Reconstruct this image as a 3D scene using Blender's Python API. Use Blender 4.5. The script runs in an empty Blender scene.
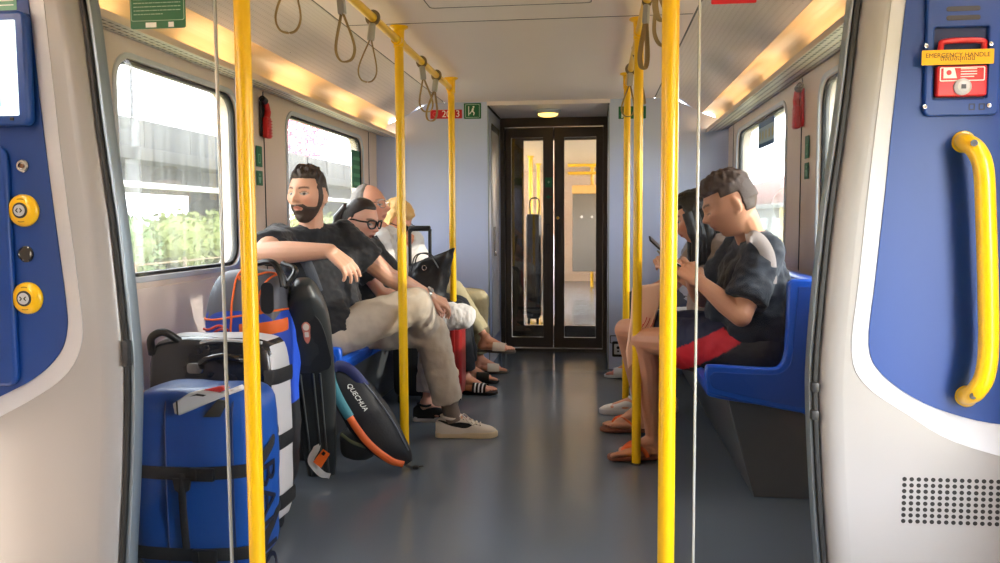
import bpy, bmesh, math, random
from mathutils import Vector, Matrix, noise, kdtree
random.seed(7)
V = Vector
SC = bpy.context.scene
COL = SC.collection
PI = math.pi

# ------------------------------------------------------------------ camera
CAMX, CAMZ, FPX = 0.365, 1.15, 820.0
_yaw, _pit, _rol = math.atan(96 / FPX), math.atan(61 / FPX), math.radians(-0.33)
_F = V((-math.sin(_yaw) * math.cos(_pit), math.cos(_yaw) * math.cos(_pit), -math.sin(_pit)))
_R0 = V((math.cos(_yaw), math.sin(_yaw), 0))
_U0 = _R0.cross(_F)
_R = math.cos(_rol) * _R0 + math.sin(_rol) * _U0
_U = -math.sin(_rol) * _R0 + math.cos(_rol) * _U0
CAM = V((CAMX, 0, CAMZ))
cd = bpy.data.cameras.new('camera')
cd.sensor_width = 36
cd.lens = FPX / 1000 * 36
cd.clip_start = 0.02
cd.clip_end = 500
cam = bpy.data.objects.new('camera', cd)
COL.objects.link(cam)
m3 = Matrix((_R, _U, -_F)).transposed()
cam.matrix_world = Matrix.Translation(CAM) @ m3.to_4x4()
SC.camera = cam


def P(x, y, Y=None, X=None, Z=None):
    """world point seen at photo pixel (x, y) on a plane Y=, X= or Z="""
    d = _F + _R * ((x - 500) / FPX) - _U * ((y - 281.5) / FPX)
    if Y is not None:
        t = Y / d.y
    elif X is not None:
        t = (X - CAMX) / d.x
    else:
        t = (Z - CAMZ) / d.z
    return CAM + d * t


# ------------------------------------------------------------------ materials
def lin(c):
    c = c / 255.0
    return c / 12.92 if c <= 0.04045 else ((c + 0.055) / 1.055) ** 2.4


def rgb(r, g, b):
    return (lin(r), lin(g), lin(b), 1)


def mat(name, col, rough=0.5, metal=0.0, spec=0.5, coat=0.0, bump=0.0, bscale=60.0, var=0.0, vscale=6.0, attr=None, sheen=0.0, stretch=None, sss=0.0):
    m = bpy.data.materials.new(name)
    m.use_nodes = True
    nt = m.node_tree
    b = nt.nodes['Principled BSDF']
    b.inputs['Base Color'].default_value = col
    b.inputs['Roughness'].default_value = rough
    b.inputs['Metallic'].default_value = metal
    b.inputs['Specular IOR Level'].default_value = spec
    if coat:
        b.inputs['Coat Weight'].default_value = coat
        b.inputs['Coat Roughness'].default_value = 0.08
    if sheen:
        b.inputs['Sheen Weight'].default_value = sheen
    if sss:
        b.inputs['Subsurface Weight'].default_value = sss
        b.inputs['Subsurface Radius'].default_value = (0.01, 0.004, 0.002)
    tc = nt.nodes.new('ShaderNodeTexCoord')
    vec = tc.outputs['Object']
    if stretch:
        mp = nt.nodes.new('ShaderNodeMapping')
        mp.inputs['Scale'].default_value = stretch
        nt.links.new(vec, mp.inputs['Vector'])
        vec = mp.outputs['Vector']
    src = None
    if attr:
        a = nt.nodes.new('ShaderNodeAttribute')
        a.attribute_name = attr
        src = a.outputs['Color']
    if var:
        n = nt.nodes.new('ShaderNodeTexNoise')
        n.inputs['Scale'].default_value = vscale
        n.inputs['Detail'].default_value = 4
        nt.links.new(vec, n.inputs['Vector'])
        r = nt.nodes.new('ShaderNodeMapRange')
        r.inputs['To Min'].default_value = 1 - var
        r.inputs['To Max'].default_value = 1 + var
        nt.links.new(n.outputs['Fac'], r.inputs['Value'])
        mx = nt.nodes.new('ShaderNodeMix')
        mx.data_type = 'RGBA'
        mx.blend_type = 'MULTIPLY'
        mx.inputs['Factor'].default_value = 1
        if src:
            nt.links.new(src, mx.inputs['A'])
        else:
            mx.inputs['A'].default_value = col
        nt.links.new(r.outputs['Result'], mx.inputs['B'])
        src = mx.outputs['Result']
    if src:
        nt.links.new(src, b.inputs['Base Color'])
    if bump:
        n2 = nt.nodes.new('ShaderNodeTexNoise')
        n2.inputs['Scale'].default_value = bscale
        n2.inputs['Detail'].default_value = 3
        nt.links.new(vec, n2.inputs['Vector'])
        bp = nt.nodes.new('ShaderNodeBump')
        bp.inputs['Strength'].default_value = bump
        bp.inputs['Distance'].default_value = 0.004
        nt.links.new(n2.outputs['Fac'], bp.inputs['Height'])
        nt.links.new(bp.outputs['Normal'], b.inputs['Normal'])
    return m


def glow(name, col, strength):
    m = mat(name, col, 0.5)
    b = m.node_tree.nodes['Principled BSDF']
    b.inputs['Emission Color'].default_value = col
    b.inputs['Emission Strength'].default_value = strength
    return m


def glass(name, tint, refl=0.06, haze=0.0, haze_col=(0.9, 0.9, 0.88, 1), streak=False):
    m = bpy.data.materials.new(name)
    m.use_nodes = True
    nt = m.node_tree
    nt.nodes.remove(nt.nodes['Principled BSDF'])
    out = nt.nodes['Material Output']
    tr = nt.nodes.new('ShaderNodeBsdfTransparent')
    tr.inputs['Color'].default_value = tint
    gl = nt.nodes.new('ShaderNodeBsdfGlossy')
    gl.inputs['Roughness'].default_value = 0.02
    lw = nt.nodes.new('ShaderNodeLayerWeight')
    lw.inputs['Blend'].default_value = 0.5
    pw = nt.nodes.new('ShaderNodeMath')
    pw.operation = 'POWER'
    pw.inputs[1].default_value = 4.0
    nt.links.new(lw.outputs['Facing'], pw.inputs[0])
    mul = nt.nodes.new('ShaderNodeMath')
    mul.operation = 'MULTIPLY_ADD'
    mul.inputs[1].default_value = 0.55
    mul.inputs[2].default_value = refl
    mul.use_clamp = True
    nt.links.new(pw.outputs[0], mul.inputs[0])
    mx = nt.nodes.new('ShaderNodeMixShader')
    nt.links.new(mul.outputs[0], mx.inputs[0])
    nt.links.new(tr.outputs[0], mx.inputs[1])
    nt.links.new(gl.outputs[0], mx.inputs[2])
    last = mx.outputs[0]
    if haze:  # milky layer added to the pane to wash out the view
        df = nt.nodes.new('ShaderNodeBsdfDiffuse')
        df.inputs['Color'].default_value = haze_col
        tl = nt.nodes.new('ShaderNodeBsdfTranslucent')
        tl.inputs['Color'].default_value = haze_col
        m2 = nt.nodes.new('ShaderNodeMixShader')
        m2.inputs[0].default_value = 0.6
        nt.links.new(df.outputs[0], m2.inputs[1])
        nt.links.new(tl.outputs[0], m2.inputs[2])
        m4 = nt.nodes.new('ShaderNodeMixShader')
        m4.inputs[0].default_value = haze
        if streak:
            tc = nt.nodes.new('ShaderNodeTexCoord')
            mp = nt.nodes.new('ShaderNodeMapping')
            mp.inputs['Scale'].default_value = (14, 14, 0.7)
            n = nt.nodes.new('ShaderNodeTexNoise')
            n.inputs['Scale'].default_value = 2.5
            n.inputs['Detail'].default_value = 5
            nt.links.new(tc.outputs['Object'], mp.inputs['Vector'])
            nt.links.new(mp.outputs['Vector'], n.inputs['Vector'])
            rr = nt.nodes.new('ShaderNodeMapRange')
            rr.inputs['From Min'].default_value = 0.35
            rr.inputs['From Max'].default_value = 0.75
            rr.inputs['To Min'].default_value = haze * 0.4
            rr.inputs['To Max'].default_value = haze * 2.0
            nt.links.new(n.outputs['Fac'], rr.inputs['Value'])
            nt.links.new(rr.outputs['Result'], m4.inputs[0])
        nt.links.new(last, m4.inputs[1])
        nt.links.new(m2.outputs[0], m4.inputs[2])
        last = m4.outputs[0]
    nt.links.new(last, out.inputs['Surface'])
    return m


def stripes_mat(name, col, dark, axis_u, pu, du, axis_v, pv, dv, rough=0.5, offset_rows=True, metal=0.0):
    """rows of dark slots: period pu along axis_u (slot share du), period pv along axis_v (share dv)"""
    m = mat(name, col, rough, metal)
    nt = m.node_tree
    b = nt.nodes['Principled BSDF']
    tc = nt.nodes.new('ShaderNodeTexCoord')
    sp = nt.nodes.new('ShaderNodeSeparateXYZ')
    nt.links.new(tc.outputs['Object'], sp.inputs[0])

    def mth(op, a, bb=None):
        n = nt.nodes.new('ShaderNodeMath')
        n.operation = op
        for i, v in enumerate((a, bb)):
            if v is None:
                continue
            if isinstance(v, (int, float)):
                n.inputs[i].default_value = v
            else:
                nt.links.new(v, n.inputs[i])
        return n.outputs[0]
    u = mth('DIVIDE', sp.outputs[axis_u], pu)
    v = mth('DIVIDE', sp.outputs[axis_v], pv)
    if offset_rows:
        u = mth('ADD', u, mth('MULTIPLY', mth('FLOOR', v), 0.5))
    fu = mth('LESS_THAN', mth('FRACT', u), du)
    fv = mth('LESS_THAN', mth('FRACT', v), dv)
    k = mth('MULTIPLY', fu, fv)
    mx = nt.nodes.new('ShaderNodeMix')
    mx.data_type = 'RGBA'
    mx.inputs['A'].default_value = col
    mx.inputs['B'].default_value = dark
    nt.links.new(k, mx.inputs['Factor'])
    nt.links.new(mx.outputs['Result'], b.inputs['Base Color'])
    return m


# ------------------------------------------------------------------ mesh builder
def rrect(u0, v0, u1, v1, r, n=6):
    pts = []
    for cx, cy, a0 in ((u1 - r, v1 - r, 0), (u0 + r, v1 - r, 90), (u0 + r, v0 + r, 180), (u1 - r, v0 + r, 270)):
        for i in range(n + 1):
            a = math.radians(a0 + 90 * i / n)
            pts.append((cx + r * math.cos(a), cy + r * math.sin(a)))
    return pts


def circ(cu, cv, r, n=24):
    return [(cu + r * math.cos(2 * PI * i / n), cv + r * math.sin(2 * PI * i / n)) for i in range(n)]


def spline(pts, n=8, closed=False):
    """Catmull-Rom through points of any dimension"""
    pts = [V(p) for p in pts]
    out = []
    N = len(pts)
    last = N if closed else N - 1
    for i in range(last):
        if closed:
            p0, p1, p2, p3 = pts[(i - 1) % N], pts[i], pts[(i + 1) % N], pts[(i + 2) % N]
        else:
            p1, p2 = pts[i], pts[i + 1]
            p0 = pts[i - 1] if i else p1 * 2 - p2
            p3 = pts[i + 2] if i + 2 < N else p2 * 2 - p1
        for k in range(n):
            t = k / n
            out.append(0.5 * ((2 * p1) + (p2 - p0) * t + (2 * p0 - 5 * p1 + 4 * p2 - p3) * t * t + (3 * p1 - p0 - 3 * p2 + p3) * t ** 3))
    if not closed:
        out.append(pts[-1])
    return out


def FRONT(Y):     # (u, v, w): u -> X, v -> Z, w -> towards the camera
    return Matrix(((1, 0, 0, 0), (0, 0, -1, Y), (0, 1, 0, 0), (0, 0, 0, 1)))


def SIDE(X, s=1):  # u -> Y, v -> Z, w -> +X (s=1) or -X (s=-1)
    return Matrix(((0, 0, s, X), (1, 0, 0, 0), (0, 1, 0, 0), (0, 0, 0, 1)))


def TOP(Z):
    return Matrix(((1, 0, 0, 0), (0, 1, 0, 0), (0, 0, 1, Z), (0, 0, 0, 1)))


def basis(o, x, y=None, z=None):
    """matrix whose columns are orthonormalised x, then z (or y)"""
    x = V(x).normalized()
    if z is not None:
        z = V(z)
        z = (z - x * z.dot(x)).normalized()
        y = z.cross(x)
    else:
        y = V(y)
        y = (y - x * y.dot(x)).normalized()
        z = x.cross(y)
    m = Matrix((x, y, z)).transposed().to_4x4()
    m.translation = V(o)
    return m


def _curve_mesh(cu):
    o = bpy.data.objects.new('tmp', cu)
    COL.objects.link(o)
    dg = bpy.context.evaluated_depsgraph_get()
    me = bpy.data.meshes.new_from_object(o.evaluated_get(dg))
    bpy.data.objects.remove(o)
    bpy.data.curves.remove(cu)
    return me


class MB:
    def __init__(s):
        s.bm = bmesh.new()

    def _mi(s, faces, mi):
        for f in faces:
            f.material_index = mi

    def mesh(s, me, mtx=None, mi=0):
        n0 = len(s.bm.verts)
        f0 = len(s.bm.faces)
        s.bm.from_mesh(me)
        s.bm.verts.ensure_lookup_table()
        s.bm.faces.ensure_lookup_table()
        if mtx:
            for v in s.bm.verts[n0:]:
                v.co = mtx @ v.co
        for f in s.bm.faces[f0:]:
            f.material_index = mi
        bpy.data.meshes.remove(me)
        return s

    def box(s, x0, x1, y0, y1, z0, z1, mi=0, bev=0.0, M=None, seg=2):
        t = bmesh.new()
        bmesh.ops.create_cube(t, size=1)
        for v in t.verts:
            v.co = V(((x0 + x1) / 2 + v.co.x * (x1 - x0), (y0 + y1) / 2 + v.co.y * (y1 - y0), (z0 + z1) / 2 + v.co.z * (z1 - z0)))
        if bev:
            bmesh.ops.bevel(t, geom=list(t.edges), offset=bev, segments=seg, affect='EDGES', profile=0.5)
        return s._merge(t, mi, M)

    def _merge(s, t, mi=0, M=None):
        if M:
            for v in t.verts:
                v.co = M @ v.co
        me = bpy.data.meshes.new('t')
        t.to_mesh(me)
        t.free()
        return s.mesh(me, None, mi)

    def ell(s, c, r, mi=0, M=None, seg=20):
        t = bmesh.new()
        bmesh.ops.create_uvsphere(t, u_segments=seg, v_segments=max(6, seg // 2 + 2), radius=1)
        if isinstance(r, (int, float)):
            r = (r, r, r)
        L = (M.to_3x3() if M else Matrix.Identity(3))
        for v in t.verts:
            v.co = V(c) + L @ V((v.co.x * r[0], v.co.y * r[1], v.co.z * r[2]))
        return s._merge(t, mi)

    def cone(s, p, q, r1, r2=None, n=20, mi=0):
        return s.tube([p, q], [r1, r1 if r2 is None else r2], n, mi=mi)

    def cap(s, p, q, r1, r2, n=14, mi=0):
        """round cone"""
        p, q = V(p), V(q)
        d = (q - p)
        L = d.length
        if L < 1e-6:
            return s.ell(p, r1, mi)
        d /= L
        pts, rad = [], []
        for i in range(6):
            a = -PI / 2 + (PI / 2) * i / 5
            pts.append(p + d * (r1 * math.sin(a)))
            rad.append(max(r1 * math.cos(a), r1 * 0.06))
        for i in range(6):
            a = (PI / 2) * i / 5
            pts.append(q + d * (r2 * math.sin(a)))
            rad.append(max(r2 * math.cos(a), r2 * 0.06))
        return s.tube(pts, rad, n, mi=mi)

    def tube(s, pts, r, n=12, closed=False, mi=0, flat=None, up=None):
        """swept tube; r scalar or list; flat=(a,b) ellipse factors in the frame (side, up)"""
        pts = [V(p) for p in pts]
        N = len(pts)
        rs = r if isinstance(r, (list, tuple)) else [r] * N
        tang = []
        for i in range(N):
            a = pts[(i - 1) % N] if (closed or i) else pts[0]
            b = pts[(i + 1) % N] if (closed or i < N - 1) else pts[-1]
            t = (b - a)
            tang.append(t.normalized() if t.length > 1e-9 else V((0, 0, 1)))
        u = V(up) if up is not None else (V((0, 0, 1)) if abs(tang[0].z) < 0.9 else V((0, 1, 0)))
        rings = []
        fa, fb = flat or (1, 1)
        for i in range(N):
            t = tang[i]
            if up is not None:
                u2 = V(up)
                u2 = u2 - t * u2.dot(t)
                if u2.length < 1e-6:
                    u2 = u - t * u.dot(t)
            else:
                u2 = u - t * u.dot(t)
            u = u2.normalized()
            sd = t.cross(u)
            rings.append([s.bm.verts.new(pts[i] + (sd * (fa * math.cos(2 * PI * k / n)) + u * (fb * math.sin(2 * PI * k / n))) * rs[i]) for k in range(n)])
        fs = []
        for i in range(N if closed else N - 1):
            A, B = rings[i], rings[(i + 1) % N]
            for k in range(n):
                fs.append(s.bm.faces.new((A[k], A[(k + 1) % n], B[(k + 1) % n], B[k])))
        if not closed:
            fs.append(s.bm.faces.new(rings[0][::-1]))
            fs.append(s.bm.faces.new(rings[-1]))
        s._mi(fs, mi)
        return s

    def lathe(s, prof, M=None, n=32, mi=0):
        """profile of (r, z) about local z"""
        rings = []
        M = M or Matrix.Identity(4)
        for r, z in prof:
            rings.append([s.bm.verts.new(M @ V((max(r, 1e-5) * math.cos(2 * PI * k / n), max(r, 1e-5) * math.sin(2 * PI * k / n), z))) for k in range(n)])
        fs = []
        for A, B in zip(rings[:-1], rings[1:]):
            for k in range(n):
                fs.append(s.bm.faces.new((A[k], A[(k + 1) % n], B[(k + 1) % n], B[k])))
        fs.append(s.bm.faces.new(rings[0][::-1]))
        fs.append(s.bm.faces.new(rings[-1]))
        s._mi(fs, mi)
        return s

    def plate(s, loops, M, thick, bev=0.0, mi=0):
        """2D loops (outer first, then holes) filled, w from 0 to thick"""
        cu = bpy.data.curves.new('c', 'CURVE')
        cu.dimensions = '2D'
        cu.fill_mode = 'BOTH'
        e = max(thick / 2 - bev, 1e-5)
        cu.extrude = e
        cu.bevel_depth = bev
        cu.bevel_resolution = 2
        cu.offset = -bev
        for lp in loops:
            sp = cu.splines.new('POLY')
            sp.points.add(len(lp) - 1)
            for pt, q in zip(sp.points, lp):
                pt.co = (q[0], q[1], 0, 1)
            sp.use_cyclic_u = True
        me = _curve_mesh(cu)
        return s.mesh(me, M @ Matrix.Translation((0, 0, thick / 2)), mi)

    def poly(s, loop, M, thick, mi=0):
        """one simple outline extruded from w=0 to thick"""
        A = [s.bm.verts.new(M @ V((q[0], q[1], 0))) for q in loop]
        B = [s.bm.verts.new(M @ V((q[0], q[1], thick))) for q in loop]
        fs = [s.bm.faces.new(A[::-1]), s.bm.faces.new(B)]
        n = len(A)
        for i in range(n):
            fs.append(s.bm.faces.new((A[i], A[(i + 1) % n], B[(i + 1) % n], B[i])))
        s._mi(fs, mi)
        return s

    def text(s, txt, size, M, thick=0.0008, mi=0, ax='CENTER', ay='CENTER', shear=0.0):
        cu = bpy.data.curves.new('t', 'FONT')
        cu.body = txt
        cu.size = size
        cu.align_x = ax
        cu.align_y = ay
        cu.extrude = thick / 2
        cu.shear = shear
        me = _curve_mesh(cu)
        return s.mesh(me, M @ Matrix.Translation((0, 0, thick / 2)), mi)

    def quad(s, pts, mi=0):
        f = s.bm.faces.new([s.bm.verts.new(V(p)) for p in pts])
        f.material_index = mi
        return s

    def grid(s, fn, nu, nv, mi=0, cu=False):
        g = [[s.bm.verts.new(V(fn(i / (nu if cu else nu), j / nv))) for j in range(nv + 1)] for i in range(nu + (0 if cu else 1))]
        W = len(g)
        for i in range(nu):
            for j in range(nv):
                f = s.bm.faces.new((g[i][j], g[(i + 1) % W][j], g[(i + 1) % W][j + 1], g[i][j + 1]))
                f.material_index = mi
        return s

    def profile(s, pts, y0, y1, mi=0, thick=None, ny=1):
        """open (x, z) polyline swept along Y; thick gives it depth"""
        if thick:
            off = []
            for i, p in enumerate(pts):
                a = V(pts[max(i - 1, 0)])
                b = V(pts[min(i + 1, len(pts) - 1)])
                t = (b - a).normalized()
                off.append((p[0] - t.y * thick, p[1] + t.x * thick))
            pts = list(pts) + off[::-1]
            A = [s.bm.verts.new((p[0], y0, p[1])) for p in pts]
            B = [s.bm.verts.new((p[0], y1, p[1])) for p in pts]
            fs = [s.bm.faces.new((A[i], A[(i + 1) % len(A)], B[(i + 1) % len(A)], B[i])) for i in range(len(A))]
            n = len(A) // 2
            for Q in (A, B):
                for i in range(n - 1):
                    fs.append(s.bm.faces.new((Q[i], Q[i + 1], Q[len(A) - 2 - i], Q[len(A) - 1 - i])))
        else:
            A = [s.bm.verts.new((p[0], y0, p[1])) for p in pts]
            B = [s.bm.verts.new((p[0], y1, p[1])) for p in pts]
            fs = [s.bm.faces.new((A[i], A[i + 1], B[i + 1], B[i])) for i in range(len(A) - 1)]
        s._mi(fs, mi)
        return s

    def voxel(s, size, smooth=4, fac=0.5):
        """fuse everything so far into one continuous surface"""
        me = bpy.data.meshes.new('v')
        s.bm.to_mesh(me)
        o = bpy.data.objects.new('v', me)
        COL.objects.link(o)
        md = o.modifiers.new('r', 'REMESH')
        md.mode = 'VOXEL'
        md.voxel_size = size
        if smooth:
            sm = o.modifiers.new('s', 'SMOOTH')
            sm.factor = fac
            sm.iterations = smooth
        dg = bpy.context.evaluated_depsgraph_get()
        r = bpy.data.meshes.new_from_object(o.evaluated_get(dg))
        bpy.data.objects.remove(o)
        bpy.data.meshes.remove(me)
        s.bm.free()
        s.bm = bmesh.new()
        s.bm.from_mesh(r)
        bpy.data.meshes.remove(r)
        return s

    def warp(s, fn):
        for v in s.bm.verts:
            v.co = fn(v.co.copy())
        return s

    def wrinkle(s, amp, scale, stretch=(1, 1, 1), seed=0.0):
        s.bm.normal_update()
        st = V(stretch)
        o = V((seed, seed * 1.7, -seed))
        for v in s.bm.verts:
            q = V((v.co.x * st.x, v.co.y * st.y, v.co.z * st.z)) * scale + o
            k = noise.noise(q) + 0.5 * noise.noise(q * 2.1)
            v.co += v.normal * (k * amp)
        return s

    def build(s, name, mats, parent=None, smooth=True, angle=40, colfn=None, origin=None):
        bmesh.ops.recalc_face_normals(s.bm, faces=s.bm.faces)
        me = bpy.data.meshes.new(name)
        s.bm.to_mesh(me)
        s.bm.free()
        if not isinstance(mats, (list, tuple)):
            mats = [mats]
        for m in mats:
            me.materials.append(m)
        if smooth:
            me.shade_smooth()
            me.set_sharp_from_angle(angle=math.radians(angle))
        if colfn:
            at = me.attributes.new('Col', 'FLOAT_COLOR', 'POINT')
            for v in me.vertices:
                at.data[v.index].color = colfn(v.co)
        o = bpy.data.objects.new(name, me)
        COL.objects.link(o)
        if origin is not None:
            me.transform(Matrix.Translation(-V(origin)))
            o.location = origin
        if parent:
            o.parent = parent
            if origin is None:
                me.transform(Matrix.Translation(-parent_loc(parent)))
        return o


def parent_loc(p):
    l = V(p.location)
    while p.parent:
        p = p.parent
        l += V(p.location)
    return l


def tag(o, label=None, cat=None, group=None, kind=None):
    if label:
        o['label'] = label
    if cat:
        o['category'] = cat
    if group:
        o['group'] = group
    if kind:
        o['kind'] = kind
    return o


def thing(name, loc, label=None, cat=None, group=None, kind=None):
    o = bpy.data.objects.new(name, None)
    o.empty_display_size = 0.05
    COL.objects.link(o)
    o.location = loc
    return tag(o, label, cat, group, kind)


def copy_tree(o, parent=None):
    c = o.copy()
    COL.objects.link(c)
    if parent:
        c.parent = parent
    for ch in [x for x in bpy.data.objects if x.parent == o]:
        copy_tree(ch, c)
    return c
# ================================================================== materials of the carriage
W_, HW = 1.345, 1.345          # half width of the saloon
YB, YD, YV = 6.33, 7.17, 2.10  # bulkhead face, end doors, vestibule partitions
ZC = 2.06
m_wall = mat('wall laminate', rgb(222, 202, 184), 0.38, var=0.03, vscale=3)
m_lower = mat('lower wall laminate', rgb(212, 194, 184), 0.3, var=0.06, vscale=2)
m_bulk = mat('bulkhead laminate', rgb(184, 196, 226), 0.35, var=0.03, vscale=2)
m_ceil = mat('ceiling panel', rgb(226, 214, 212), 0.45, var=0.02, vscale=2)
m_white = mat('white moulding', rgb(158, 157, 156), 0.32, coat=0.15, var=0.03, vscale=2)
m_ring = mat('bright moulding', rgb(196, 200, 206), 0.28, coat=0.2)
m_blue = mat('blue laminate', rgb(9, 62, 138), 0.45, var=0.05, vscale=3)
m_yel = mat('yellow powder coat', rgb(246, 194, 0), 0.3, coat=0.35)
m_rub = mat('black rubber', rgb(26, 27, 28), 0.55)
m_alu = mat('grey aluminium', rgb(150, 163, 172), 0.35, metal=0.6)
m_steel = mat('brushed steel', rgb(190, 192, 194), 0.25, metal=1.0)
m_dark = mat('dark grey plastic', rgb(40, 41, 43), 0.45)
m_black = mat('black plastic', rgb(15, 15, 16), 0.4)
m_door = mat('dark bronze door frame', rgb(70, 62, 54), 0.35, metal=0.35, var=0.05)
m_red = mat('red plastic', rgb(200, 28, 32), 0.35)
m_green = mat('green sign film', rgb(0, 98, 58), 0.4)
m_signw = mat('white sign print', rgb(240, 244, 240), 0.5)
m_signr = mat('red sign film', rgb(190, 22, 34), 0.4)
m_floor = mat('floor vinyl', rgb(102, 112, 124), 0.2, spec=0.45, var=0.10, vscale=220, bump=0.03, bscale=8)
m_slope = stripes_mat('perforated panel', rgb(206, 200, 196), rgb(188, 182, 177), 1, 0.018, 0.4, 0, 0.022, 0.35, 0.45)
m_vent = stripes_mat('slotted air vent', rgb(196, 190, 182), rgb(38, 36, 34), 1, 0.042, 0.64, 0, 0.034, 0.40, 0.4)
m_cove = mat('cove reflector', rgb(232, 205, 160), 0.35, bump=0.35, bscale=1.0, stretch=(90, 0.5, 90))
m_tube = glow('fluorescent tube', (1.0, 0.72, 0.44, 1), 7.0)
m_pane = glass('window glass', (0.55, 0.56, 0.56, 1), 0.03, 0.04, (0.95, 0.95, 0.93, 1), True)
m_glass = glass('screen glass', (0.92, 0.94, 0.95, 1), 0.010)
m_dglass = glass('door glass', (0.70, 0.70, 0.68, 1), 0.07)

# ================================================================== setting: floor, walls, ceiling
b = MB()
b.box(-1.43, 1.43, -3.2, 7.2, -0.06, 0)
tag(b.build('floor', m_floor), kind='structure')

WIN = {1: (2.80, 3.80), 2: (4.44, 5.93)}
WZ = (0.945, 1.752)


def side_wall(name, s):
    b = MB()
    b.plate([[(2.05, 0), (6.4, 0), (6.4, 1.9), (2.05, 1.9)]] + [rrect(a, WZ[0], c, WZ[1], 0.10) for a, c in WIN.values()], SIDE(s * HW, s), 0.085)
    o = b.build(name, m_wall, smooth=False)
    tag(o, kind='structure')
    k = MB()
    k.box(min(s * HW, s * (HW - 0.006)), max(s * HW, s * (HW - 0.006)), 2.12, YB, 0.0, 0.90, bev=0.002)
    k.build('lower_panel', m_lower, o)
    k = MB()
    for y in (4.12, 2.62, 6.10):
        k.box(min(s * HW, s * (HW - 0.0035)), max(s * HW, s * (HW - 0.0035)), y - 0.003, y + 0.003, 0.9, 1.82)
    k.build('panel_joint', m_dark, o)
    k = MB()
    holes = []  # unseen openings, sized for the daylight and sun patch on the partitions
    if s > 0:
        holes += [rrect(1.05, 0.45, 1.655, 1.52, 0.08)]
    else:
        holes += [rrect(1.05, 0.85, 1.25, 1.8, 0.08)]
    k.plate([[(-3.2, 0), (2.15, 0), (2.15, 2.06), (-3.2, 2.06)]] + holes, SIDE(s * 1.43, s), 0.06)
    tag(k.build(name.replace('wall_', 'wall_vestibule_'), m_wall, smooth=False), kind='structure')
    return o


side_wall('wall_left', -1)
side_wall('wall_right', 1)

win_i = 0
for s in (-1, 1):
    for a, c in list(WIN.values()):
        win_i += 1
        X = s * HW
        b = MB()
        b.plate([rrect(a - 0.022, WZ[0] - 0.022, c + 0.022, WZ[1] + 0.022, 0.12), rrect(a, WZ[0], c, WZ[1], 0.10)], SIDE(X - s * 0.008, s), 0.012, 0.003)
        w = tag(b.build('window_%d' % win_i, m_ring, origin=(X, (a + c) / 2, 1.35)), kind='structure')
        b = MB()
        b.plate([rrect(a, WZ[0], c, WZ[1], 0.10), rrect(a + 0.015, WZ[0] + 0.015, c - 0.015, WZ[1] - 0.015, 0.088)], SIDE(X + s * 0.008, s), 0.03, 0.003)
        b.build('rubber_seal', m_rub, w)
        b = MB()
        b.plate([rrect(a + 0.008, WZ[0] + 0.008, c - 0.008, WZ[1] - 0.008, 0.09)], SIDE(X + s * 0.022, s), 0.006)
        b.build('pane', m_pane, w)

# ceiling with its sloping panels, lit coves and slotted vents
b = MB()
b.box(-0.795, 0.795, -3.2, 6.36, ZC, ZC + 0.04)
ceil = tag(b.build('ceiling', m_ceil, smooth=False), kind='structure')
b = MB()
for y in (2.0, 3.79):
    b.box(-0.79, 0.79, y - 0.003, y + 0.003, ZC - 0.0012, ZC)
b.plate([rrect(-0.345, 2.2, 0.345, 3.54, 0.02), rrect(-0.341, 2.204, 0.341, 3.536, 0.018)], Matrix.Rotation(0, 4, 'X') @ TOP(ZC - 0.0012), 0.0012)
b.build('hatch_joint', m_dark, ceil)
for s in (-1, 1):
    b = MB()
    pf = [(0.805, ZC), (0.93, ZC - 0.005), (0.985, ZC - 0.02), (1.06, ZC - 0.066), (1.148, 1.945)]
    b.profile([(s * x, z) for x, z in (pf if s < 0 else pf)], -3.2, YB + 0.02, thick=0.02 * s)
    b.build('slope_panel', m_slope, ceil)
    b = MB()
    b.box(s * 0.80 - 0.006, s * 0.80 + 0.006, -3.2, YB, ZC + 0.002, ZC + 0.02)
    b.build('joint_strip', m_dark, ceil)
    b = MB()
    for y in (2.7, 3.3, 3.9, 4.5, 5.1, 5.7):
        b.ell((s * 1.11, y, 1.972), 0.006, seg=8)
    b.build('panel_screws', m_dark, ceil)
    b = MB()
    cove = spline([(1.150, 1.945), (1.185, 1.945), (1.232, 1.925), (1.262, 1.885), (1.268, 1.845), (1.25, 1.812)], 5)
    b.profile([(s * p.x, p.y) for p in cove], -3.2, YB + 0.02, thick=0.01 * s)
    b.build('cove_reflector', m_cove, ceil, angle=60)
    b = MB()
    b.profile([(s * 1.180, 1.824), (s * 1.182, 1.800), (s * 1.186, 1.799)], -3.2, YB + 0.02, thick=0.004 * s)
    b.build('vent_lip', m_wall, ceil, smooth=False)
    b = MB()
    b.profile([(s * 1.185, 1.800), (s * 1.30, 1.812), (s * 1.352, 1.828)], -3.2, YB + 0.02, thick=0.008 * s)
    b.build('vent_grille', m_vent, ceil, smooth=False)

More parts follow.
